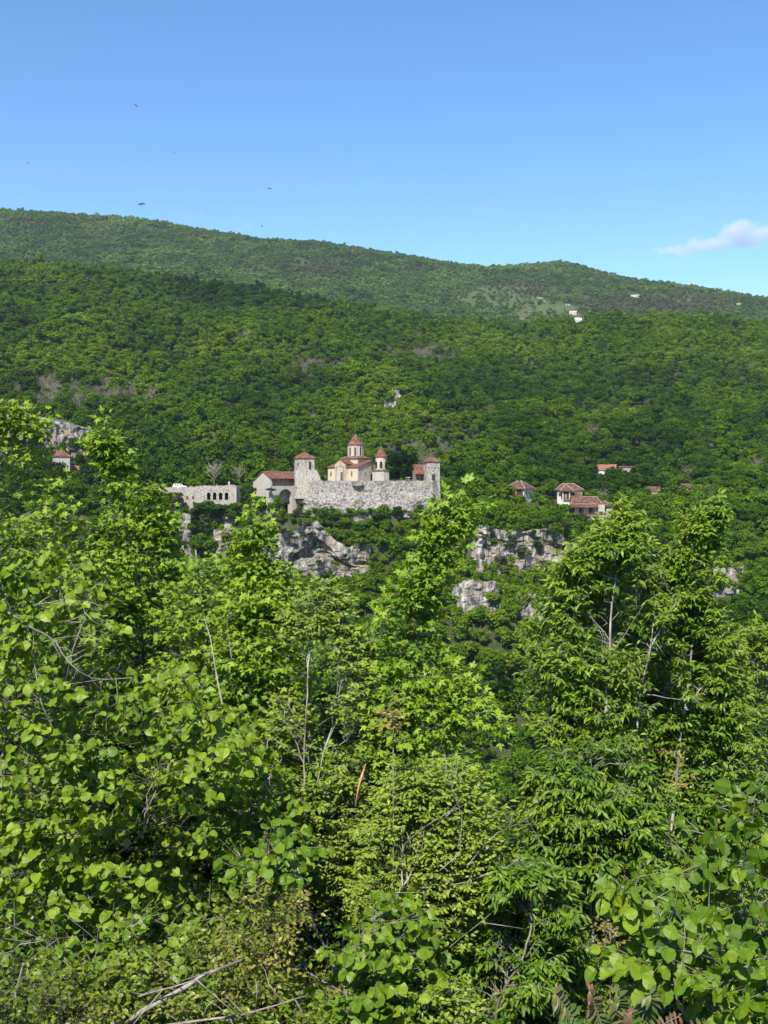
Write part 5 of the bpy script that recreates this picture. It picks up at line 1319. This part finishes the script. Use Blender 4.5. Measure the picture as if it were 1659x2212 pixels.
# ------------------------------------------------------------------ near trees and shrubs
W = "near trees and shrubs on the bank"
ASH1 = [(1082,1322,1348),(1120,1318,1385),(1180,1250,1408),(1250,1168,1440),(1330,1170,1480),(1400,1110,1500),(1450,1078,1520),(1520,1120,1530),(1600,1100,1520),(1700,1130,1520),(1800,1100,1500),(1900,1110,1450),(2000,1040,1450),(2100,1040,1400),(2250,1050,1400),(2400,1100,1400)]
plant("narrow_leaved_tree", "tall slender tree with drooping narrow leaves and twin pale stems before the veranda house", "tree", 'ash', 11.0, ASH1, 1750, 1, wpow=1.0,
      trunk=[(1300,2300,0),(1302,2009,-.3),(1299,1939,-.42),(1297,1824,-.42),(1308,1700,-.5),(1307,1600,-.5),(1312,1480,-.5),(1322,1300,-.3),(1335,1110,0)],
      limbs=[dict(p=[(1302,1990,-.5),(1330,1900,-.42),(1362,1800,-.42),(1366,1700,-.42),(1382,1500,-.42),(1405,1400,-.42),(1412,1340,-.42)], r=0.0193, tw=1),
             dict(p=[(1404,1400,-.42),(1440,1335,-.42),(1460,1300,-.42)], r=0.0077), dict(p=[(1330,1400,-.42),(1350,1370,-.42),(1375,1330,-.42)], r=0.0066)], bark='bark_pale', trunk_r=.045, clump=.47, clump_s=1.8, rise=1.1, zs=.5, tint=.6, inset=.14, tipbright=.6, shoots=[(1336,1083,1260),(1378,1128,1250),(1262,1178,1300),(1195,1232,1350),(1150,1335,1440),(1092,1432,1520),(1425,1235,1350),(1225,1200,1320),(1125,1480,1560),(1470,1400,1500)])
ASH2 = [(1072,1530,1550),(1120,1482,1566),(1170,1450,1552),(1220,1440,1525),(1300,1430,1528),(1400,1440,1600),(1500,1440,1620),(1700,1420,1640),(1900,1420,1640),(2100,1420,1640),(2300,1430,1640)]
plant("narrow_leaved_tree", "narrow-leaved tree with the highest pointed tip, next to the bright limestone buttress", "tree", 'ash', 11.6, ASH2, 1100, 2, wpow=.95,
      trunk=[(1400,2300,0),(1407,1939,-.5),(1429,1874,-.5),(1450,1790,-.42),(1470,1600,-.2),(1500,1350,0),(1540,1090,0)],
      limbs=[dict(p=[(1429,1874,-.5),(1462,1830,-.42),(1499,1795,-.42)], r=0.0165, leafy=1)], bark='bark_pale', trunk_r=.04, clump=.46, clump_s=1.8, rise=1.1, zs=.5, tint=.62, inset=.14, tipbright=.6, shoots=[(1541,1072,1260),(1492,1112,1240),(1455,1160,1300),(1518,1100,1200)])
ASH3 = [(1350,1600,1650),(1385,1550,1720),(1450,1530,1800),(1600,1540,1830),(1800,1540,1850),(2000,1540,1850),(2200,1560,1850),(2350,1600,1850)]
plant("narrow_leaved_tree", "yellower narrow-leaved tree crowding in below the limestone buttress", "tree", 'ash', 12.8, ASH3, 1000, 3, bark='bark_pale', tint=.75, trunk_r=.05, clump_s=2.0, clump=.43, rise=1.1, zs=.4, inset=.14, shoots=[(1625,1335,1420),(1655,1345,1450),(1575,1385,1470)])
plant("narrow_leaved_tree", "narrow-leaved tree filling the middle of the clump between the two highest tips", "tree", 'ash', 11.9, [(1215,1405,1450),(1265,1375,1510),(1320,1355,1550),(1390,1350,1560),(1450,1340,1570),(1600,1340,1580),(1800,1340,1600),(2000,1340,1600),(2250,1340,1600)], 1500, 27, bark='bark_pale', tint=.6, trunk_r=.04, clump_s=1.8, clump=.44, rise=1.1, zs=.5, inset=.12, shoots=[(1430,1228,1330),(1400,1290,1380),(1480,1300,1400),(1520,1370,1450)])
plant("narrow_leaved_sapling", "low narrow-leaved sapling at the foot of the twin pale stems", "sapling", 'ash', 9.6, [(1880,1060,1130),(1940,1020,1240),(2010,1000,1290),(2080,1010,1300),(2160,1000,1330),(2300,1000,1350)], 380, 4, tint=.45, rise=.4, sizef=.9, trunk_r=.03, clump=.5)
plant("narrow_leaved_sapling", "darker narrow-leaved sapling behind the fork of pale stems", "sapling", 'ash', 12.5, [(1640,1150,1400),(1750,1100,1600),(1900,1080,1659),(2100,1060,1680),(2300,1060,1680)], 800, 5, tint=.3, rise=.4, trunk_r=.05)

plant("maple_tree", "bright maple whose leafy top stands before the streaked cliff", "tree", 'maple', 11.0, [(885,8,40),(915,-40,80),(960,-80,98),(1000,-120,92),(1050,-160,112),(1100,-220,165),(1200,-220,235),(1300,-220,290),(1450,-220,300),(1700,-200,300),(1900,-150,260),(2200,-100,200)], 1300, 6, tint=.66, clump=.38, clump_s=1.2, trunk_r=.03, wpow=.62, inset=.06, shoots=[(30,880,1000),(58,905,1030),(5,925,1020),(140,1045,1120)])
plant("maple_tree", "maple with a thin leader rising beside the lone tower", "tree", 'maple', 11.8, [(912,222,238),(945,200,258),(990,212,262),(1040,236,290),(1060,250,345),(1100,225,375),(1150,215,385),(1200,190,390),(1280,180,440),(1360,200,480),(1500,210,500),(1700,220,500),(1900,220,480)], 900, 7, tint=.66, clump=.40, trunk_r=.028, wpow=.7, inset=.18, shoots=[(232,910,1040),(245,950,1060),(300,1055,1130),(338,1085,1160),(268,1040,1110),(360,1110,1180)],
      trunk=[(330,2000,0),(320,1700,-.3),(315,1500,-.3),(300,1300,0),(262,1120,0),(235,1000,0),(228,920,0)])
plant("maple_tree", "maple with a spindly top before the arcade's crag", "tree", 'maple', 10.4, [(1092,536,558),(1135,512,588),(1180,520,590),(1230,505,610),(1265,490,650),(1320,470,680),(1400,440,700),(1500,430,720),(1650,430,740),(1850,440,740)], 520, 8, tint=.64, clump=.43, trunk_r=.022, wpow=.9, inset=.26, shoots=[(547,1088,1200),(572,1120,1210),(525,1140,1220),(602,1225,1300),(640,1260,1330)])
plant("maple_tree", "yellowish maple filling in below the terrace wall", "tree", 'maple', 10.9, [(1180,392,440),(1230,365,500),(1300,345,540),(1400,330,560),(1550,320,560),(1750,320,560)], 260, 9, tint=.75, clump=.42, trunk_r=.06)
plant("maple_tree", "centre maple with its pale green spire against the gorge wood", "tree", 'maple', 9.4, [(1050,986,1004),(1078,925,1008),(1110,922,1000),(1150,922,972),(1200,908,950),(1235,892,962),(1275,865,930),(1315,810,940),(1380,795,955),(1440,805,985),(1475,820,1012),(1520,770,1066),(1600,760,1056),(1660,800,1075),(1740,800,1090),(1850,800,1080),(1980,800,1050),(2150,820,1020)], 680, 10, tint=.64, clump=.45, clump_s=1.6, trunk_r=.02, wpow=.9, inset=.26, shoots=[(996,1050,1120),(962,1075,1200),(935,1100,1230),(985,1095,1130),(905,1190,1280),(830,1300,1380),(1010,1460,1540),(1055,1510,1580)],
      trunk=[(905,2200,0),(900,1900,-.1),(893,1700,-.1),(887,1560,-.2),(900,1400,0),(920,1280,0),(940,1160,0),(985,1070,0)])
D1 = [(1236,682,718),(1265,650,735),(1300,625,758),(1340,605,775),(1400,598,800),(1500,590,860),(1600,560,920),(1700,530,960),(1800,505,990),(1900,480,1000),(2000,450,1000),(2150,450,1000)]
plant("cornel_tree", "small yellow-green tree with thin pale upright stems before the cave cliff", "tree", 'cornel', 9.6, D1, 1300, 11, tint=.62, clump=.46, clump_s=1.7, trunk_r=.016, bark='bark_pale', sizef=1.0, inset=.14, tipbright=.45,
      trunk=[(672,2150,0),(660,1950,-.3),(658,1800,-.4),(657,1650,-.45),(662,1500,-.5),(670,1380,-.2),(695,1250,0)],
      limbs=[dict(p=[(690,1920,-.5),(684,1840,-.45),(690,1780,-.45),(684,1700,-.45),(700,1620,-.45),(735,1540,-.45)], r=0.0121), dict(p=[(600,1900,-.5),(588,1780,-.45),(570,1700,-.45),(578,1600,-.4)], r=0.0110),
             dict(p=[(480,1520,-.45),(468,1460,-.45),(455,1380,-.45),(440,1330,-.45)], r=0.0099), dict(p=[(500,1420,-.45),(490,1350,-.45),(500,1300,-.45)], r=0.0055)])
plant("cornel_shrub", "pale-limbed shrub with sprays of small yellowish leaves under the centre maple", "shrub", 'cornel', 8.3, [(1640,860,990),(1700,820,1040),(1780,790,1080),(1860,770,1090),(1950,760,1060),(2050,760,1040),(2200,760,1040)], 720, 12, tint=.66, clump=.47, clump_s=2.0, trunk_r=.02, bark='bark', sizef=.95, inset=.12,
      trunk=[(780,2330,0),(795,2074,-.4),(815,2030,-.5),(835,1970,-.6),(862,1930,-.6),(900,1868,-.4),(920,1800,-.4),(980,1749,-.4)],
      limbs=[dict(p=[(870,1915,-.6),(866,1860,-.4),(875,1822,-.45),(920,1784,-.45),(985,1745,-.45)], r=0.0077, tw=2), dict(p=[(950,1880,-.6),(994,1844,-.45),(998,1764,-.45),(984,1724,-.45),(972,1690,-.45),(960,1650,-.45)], r=0.0055, tw=2),
             dict(p=[(880,1920,-.6),(960,1915,-.4),(1015,1904,-.45),(1055,1886,-.45),(1095,1874,-.45),(1124,1852,-.45)], r=0.0066, tw=1), dict(p=[(960,2080,-.6),(967,2050,-.45),(990,2030,-.45),(1030,1999,-.45),(1062,1972,-.45),(1077,1944,-.45),(1074,1899,-.45)], r=0.0055, tw=1, leafy=0),
             dict(p=[(1010,1870,-.6),(1035,1839,-.4),(1074,1799,-.45),(1130,1774,-.45),(1175,1719,-.45)], r=0.0055, tw=2)])
plant("cornel_shrub", "bushy light green shrub at the very bottom before the pale limbs", "shrub", 'cornel', 7.0, [(2050,760,880),(2090,700,1000),(2150,660,1060),(2230,640,1090),(2400,640,1090)], 480, 13, tint=.6, clump=.42, clump_s=2.2, trunk_r=.012, sizef=.85)
# undergrowth behind and below
plant("undergrowth_shrub", "deep green thicket behind the hazel boughs", "shrub", 'under', 11.0, [(1480,-80,380),(1560,-90,560),(1700,-100,620),(1900,-100,640),(2100,-100,640),(2350,-100,640)], 1300, 20, tint=.35, clump=.38, trunk_r=.04, sizef=1.0, bark='bark_dark', maxdepth=1.2)
plant("undergrowth_shrub", "shaded thicket filling the middle behind the pale-limbed shrub", "shrub", 'under', 11.4, [(1560,520,960),(1700,480,1080),(1900,450,1100),(2100,450,1120),(2350,450,1120)], 1200, 21, tint=.4, clump=.38, trunk_r=.04, bark='bark_dark', maxdepth=1.2)
plant("undergrowth_shrub", "shaded thicket under the narrow-leaved trees", "shrub", 'under', 13.5, [(1700,1120,1700),(1850,1080,1720),(2050,1040,1720),(2350,1040,1720)], 700, 22, tint=.2, clump=.36, trunk_r=.05, sizef=1.2, bark='bark_dark', maxdepth=1.2)
plant("maple_tree", "darker maple standing behind the hazel and the maples of the upper bank", "tree", 'maple', 13.5, [(1150,-200,150),(1200,-200,420),(1300,-200,600),(1450,-200,760),(1650,-200,800),(1900,-200,800)], 800, 23, tint=.35, clump=.36, trunk_r=.1, maxdepth=1.3)  # backing fill, dark leaf tint stands in for shade between the crowns
plant("maple_tree", "dark maple behind the small yellow-green tree and the centre maple", "tree", 'maple', 12.5, [(1360,640,880),(1450,600,960),(1560,600,1010),(1700,560,1040),(1900,560,1060)], 420, 24, tint=.35, clump=.38, trunk_r=.08, maxdepth=1.2)  # backing fill too, its tint darkened so the gaps look shaded
plant("narrow_leaved_sapling", "lit narrow-leaved sapling in front of the dark hollow by the snapped orange stem", "sapling", 'ash', 8.0, [(1840,1060,1150),(1900,1040,1250),(1980,1030,1300),(2060,1020,1250),(2110,1020,1190),(2200,1020,1110),(2300,1020,1100)], 340, 25, tint=.6, rise=.4, sizef=.95, trunk_r=.02, clump=.46, clump_s=2.2)
plant("narrow_leaved_sapling", "narrow-leaved sapling filling the gap beneath the twin pale stems", "sapling", 'ash', 9.8, [(1600,1120,1400),(1700,1110,1450),(1800,1080,1480),(1900,1060,1500),(2000,1060,1500)], 520, 26, tint=.5, rise=.4, trunk_r=.02, clump=.45, clump_s=2.0)
# hazels
plant("hazel_shrub", "hazel with large soft leaves on arching grey boughs at the frame's edge", "shrub", 'hazel', 8.0, [(1175,-90,110),(1260,-90,150),(1350,-90,270),(1420,-90,330),(1500,-90,480),(1580,-90,560),(1680,-90,600),(1760,-90,560),(1850,-90,470),(1950,-90,400),(2100,-90,300),(2300,-90,250)], 500, 30, tint=.66, clump=.45, clump_s=2.4, trunk_r=.03, maxdepth=1.1, nlimb=14, sizef=.95,
      trunk=[(-60,2350,0),(-40,2000,0),(-10,1750,0),(20,1550,0),(10,1320,0)],
      limbs=[dict(p=[(15,1322,-.5),(44,1339,-.5),(66,1355,-.5),(94,1368,-.5),(120,1385,-.5),(133,1409,-.5),(149,1431,-.5),(170,1450,-.5),(197,1464,-.5),(228,1468,-.5),(285,1464,-.5)], r=0.0077, tw=2),
             dict(p=[(72,1357,-.5),(74,1429,-.5),(82,1480,-.5),(88,1517,-.5),(105,1555,-.5)], r=0.0039, tw=2), dict(p=[(74,1306,-.5),(103,1302,-.5),(138,1307,-.5),(180,1298,-.5),(225,1310,-.5)], r=0.0033, tw=2),
             dict(p=[(60,1395,-.4),(122,1379,-.4),(186,1370,-.4),(235,1356,-.4)], r=0.0033, tw=2), dict(p=[(40,1470,-.4),(83,1517,-.4),(105,1554,-.4),(130,1600,-.4)], r=0.0044, tw=2),
             dict(p=[(20,1738,-.4),(60,1760,-.4),(90,1785,-.4),(150,1810,-.4),(215,1775,-.4)], r=0.0044, tw=2), dict(p=[(130,1755,-.4),(170,1765,-.4),(210,1790,-.4),(250,1790,-.4),(310,1800,-.4)], r=0.0039, tw=2),
             dict(p=[(0,1640,-.3),(30,1670,-.3),(75,1700,-.3),(130,1720,-.3)], r=0.0050, tw=2)])
plant("hazel_shrub", "hazel with smooth rounded leaves in a band above the fallen log", "shrub", 'hazel', 7.2, [(1800,520,640),(1850,430,800),(1900,400,900),(1960,385,960),(2030,400,1000),(2100,440,1010),(2180,500,1020),(2350,500,1020)], 300, 31, tint=.45, clump=.49, clump_s=2.2, trunk_r=.02, maxdepth=.6, nlimb=12, sizef=.92)
plant("hazel_shrub", "hazel shoots of medium leaves in the middle of the bank", "shrub", 'hazel', 9.0, [(1560,420,620),(1640,380,700),(1740,340,720),(1850,330,720),(2000,330,700),(2200,330,700)], 190, 32, tint=.5, clump=.47, clump_s=1.8, trunk_r=.02, maxdepth=.8, nlimb=12, sizef=.85)
plant("broad_leaved_shrub", "shrub with the biggest yellow-green leaves beside the compound-leaved seedling", "shrub", 'hazel', 5.4, [(1810,1300,1345),(1860,1300,1400),(1930,1310,1470),(1990,1300,1659),(2060,1340,1720),(2110,1430,1740),(2160,1480,1740),(2230,1490,1740),(2400,1490,1740)], 80, 33, tint=.5, clump=.45, clump_s=3.2, trunk_r=.011, maxdepth=.8, nlimb=14, sizef=1.0, bark='bark',
      trunk=[(1520,2380,0),(1495,2212,-.2),(1462,2164,-.2),(1459,2119,-.2),(1454,2059,-.2)],
      limbs=[dict(p=[(1462,2140,-.25),(1452,2100,-.25),(1445,2060,-.25),(1437,2010,-.25),(1420,1960,-.25)], r=0.0039, tw=1), dict(p=[(1460,2130,-.25),(1472,2080,-.25),(1480,2030,-.25),(1478,1990,-.25)], r=0.0033, tw=1),
             dict(p=[(1560,2220,-.2),(1545,2120,-.2),(1540,2040,-.2),(1530,1960,-.2)], r=0.0028, tw=1)])
plant("broad_leaved_shrub", "sprig of large shaded leaves reaching in under the yellower tree", "shrub", 'hazel', 6.2, [(1660,1620,1720),(1760,1500,1720),(1830,1430,1720),(1900,1460,1720),(1960,1500,1740),(2050,1560,1740),(2200,1600,1740)], 60, 34, tint=.3, clump=.46, clump_s=2.6, trunk_r=.012, maxdepth=.4, nlimb=10, sizef=1.0)
plant("hazel_shrub", "low hazel spreading rounded leaves over the vine tangle at the bottom", "shrub", 'hazel', 7.0, [(1960,-60,300),(2030,-60,480),(2100,-60,620),(2180,0,640),(2350,0,640)], 230, 35, tint=.5, clump=.47, clump_s=2.4, trunk_r=.012, maxdepth=.6, nlimb=12, sizef=.8)
plant("undergrowth_shrub", "small-leaved shrub knitted into the vine tangle below the hazel boughs", "shrub", 'under', 7.6, [(1980,-60,400),(2060,-60,560),(2150,-60,700),(2350,-60,700)], 520, 36, tint=.5, clump=.44, clump_s=2.0, trunk_r=.012, maxdepth=.6, sizef=.9, bark='bark_dark')
# glossy vine tangles
for k, (rows, dd, n_, lab, ti) in enumerate([([(2010,260,420),(2050,180,600),(2120,120,720),(2200,100,760),(2350,100,760)], 6.4, 240, "tangle of glossy yellow-tinged vine leaves along the fallen log", .45),
                             ([(2060,-60,140),(2110,-60,260),(2180,-60,330),(2350,-60,350)], 6.0, 120, "glossy vine tangle in the bottom corner under the hazel", .4),
                             ([(1880,480,600),(1930,470,680),(1990,480,660),(2040,520,640)], 6.7, 50, "rusty-brown vine tips twining through the hazel band", .62)]):
    plant("climbing_vine", lab, "vine", 'vine', dd, rows, n_, 40+k, tint=ti, clump=.42, clump_s=3, trunk_r=.008, maxdepth=.5, nlimb=16, bark='bark_dark', twig_r=.0015, rise=.3)
for k, (xa, ya, dd, n_, sr) in enumerate([(1320, 2000, 8.6, 22, 36), (845, 1490, 8.0, 8, 30), (1460, 1640, 10, 8, 36)]):
    plant("reddish_seedling", ["reddish-yellow seedling at the foot of the split pale stem", "yellow-brown sprig deep in the centre maple", "rusty sprig among the narrow leaves"][k], "plant", 'vine', dd, [(ya-sr, xa-12, xa+12), (ya, xa-sr, xa+sr), (ya+sr, xa-sr, xa+sr), (ya+sr*2, xa-10, xa+10)], n_, 50+k, tint=.9, trunk_r=.006, nlimb=4, maxdepth=.3)

# compound-leaved seedling with reddish young leaves
def compound_plant():
    d = 4.8; p0 = at(1330, 2330, d); g = float(ground_z(p0.x, p0.y)); base = Vector((p0.x, p0.y, g))
    rt = empty("compound_leaved_seedling", base, 0, "seedling with long compound leaves and folded purple-red young leaves", "plant")
    off = -np.array(base); r = np.random.default_rng(5)
    fr = [((1330,2330),(1245,2205),(1190,2120),9,.13,.75,0),((1330,2330),(1290,2170),(1262,2112),9,.10,.95,-.1),((1330,2330),(1350,2170),(1318,2118),9,.125,.72,.1),((1330,2330),(1400,2180),(1390,2120),9,.12,.6,0),
          ((1330,2330),(1380,2230),(1450,2165),9,.075,.98,-.25),((1330,2330),(1330,2200),(1350,2158),9,.075,.97,-.2),((1300,2360),(1180,2260),(1120,2195),8,.11,.7,-.1),((1400,2380),(1480,2240),(1500,2190),8,.10,.7,-.1),((1330,2350),(1240,2230),(1215,2190),7,.10,.4,-.15),((1330,2350),(1430,2240),(1440,2215),8,.10,.45,-.1)]
    for a, b, c, n_, sz, ti, dd in fr:
        q0, q1_, q2_ = (np.array(at(*v, d+dd)) for v in (a, b, c)); q2_ = q2_ + np.array([0, -.12, 0])
        t = np.linspace(0, 1, 9)[:, None]; cv = (1-t)**2*q0+2*t*(1-t)*q1_+t**2*q2_
        st = MB(); A = dict(P=[], D=[], N=[], S=[], T=[]); n_ += 3; st.tube([Vector(v+off) for v in cv], [.004-.0025*i/8 for i in range(9)], 5)
        for i in range(n_):
            tt = .45+.55*(i/(n_-1)); bp = (1-tt)**2*q0+2*tt*(1-tt)*q1_+tt**2*q2_; tg = nrm(2*(1-tt)*(q1_-q0)+2*tt*(q2_-q1_))
            sd = nrm(np.cross(tg, np.array([0, -.7, .7])))
            for sg in (1, -1):
                A['P'].append(bp); A['D'].append(sd*sg*.9+tg*.35+np.array([0, 0, -.55])+r.normal(0, .1, 3)); A['N'].append(np.array([0, -.5, 1.0])+r.normal(0, .15, 3)+sd*sg*.4)
                A['S'].append(sz*.58*(1-.35*abs(i/(n_-1)-.35))); A['T'].append(ti-.12-.45*(1-i/(n_-1))+r.normal(0, .06))
        fo = st.build("frond", M['bark'], rt, True)
        build_leaves("leaflets", T_NARROW, np.array(A['P'])+off, np.array(A['D']), np.array(A['N']), np.array(A['S'])*1.15, np.clip(A['T'], 0, 1), M['sumac'], fo)
compound_plant()

def dead_wood(name, label, pts, d, r0, bark, cat, tw=2, seed=0):
    r = np.random.default_rng(seed); P = [at(q[0], q[1], d+(q[2] if len(q) > 2 else 0)) for q in pts]; base = P[0]; n = len(P)
    mb = MB().tube([p+Vector(r.normal(0, r0*.15, 3))-base for p in P], [max(r0*(1-.6*i/(n-1)), .003) for i in range(n)], 8)
    for a, b in zip(P[:-1], P[1:]):
        for _ in range(tw):
            s = a.lerp(b, r.random()); e = s+Vector(r.normal(0, .13, 3)); mb.tube([s-base, (s+e)/2+Vector(r.normal(0, .012, 3))-base, e-base], [.005, .003, .0015], 4)
    o = mb.build(name, M[bark], None, True); o.location = base; tag(o, label, cat); return o
dead_wood("fallen_log", "grey-brown broken branch slanting up through the vine tangle", [(270,2215,.1),(300,2190),(410,2128),(430,2112),(475,2092),(522,2073)], 6.08, 0.0173, 'bark', "branch", 1, 1)
dead_wood("fallen_branch", "thin grey branch lying just over the slanting log", [(300,2152),(330,2144),(375,2132),(430,2114)], 6.01, 0.0065, 'bark', "branch", 2, 2)
dead_wood("fallen_branch", "bleached branch along the bottom edge", [(360,2214),(440,2203),(515,2194),(600,2170),(660,2150)], 5.94, 0.0080, 'bark', "branch", 2, 3)
dead_wood("broken_stem", "torn orange-brown stem snapped upright under the pale-limbed shrub", [(968,2190),(950,2140),(932,2094),(938,2062),(947,2018)], 7.56, 0.0101, 'bark_orange', "branch", 1, 4)
dead_wood("leaning_stem", "bare pale stem leaning in the shade beneath the hazel boughs", [(150,1900),(142,1830),(139,1760),(138,1690)], 8.78, 0.0086, 'bark_pale', "branch", 1, 5)
dead_wood("leaning_stem", "broken pale stub by the shaded thicket", [(20,2180),(38,2130),(50,2080)], 6.48, 0.0101, 'bark', "branch", 1, 6)
dead_wood("leaning_stem", "reddish peeling stem over the pale-limbed shrub", [(768,1740),(775,1700),(790,1650)], 8.91, 0.0101, 'bark_orange', "branch", 1, 7)
dead_wood("leaning_stem", "thick pale trunk piece showing between the thicket and the hazel band", [(540,1800),(575,1700),(590,1740)][:2]+[(585,1660)], 9.72, 0.0158, 'bark_pale', "branch", 1, 8)
dead_wood("leaning_stem", "slim bare grey stick in the dark gap above the hazel boughs", [(140,1480),(158,1400),(185,1330),(180,1310)], 7.56, 0.0050, 'bark', "branch", 2, 9)
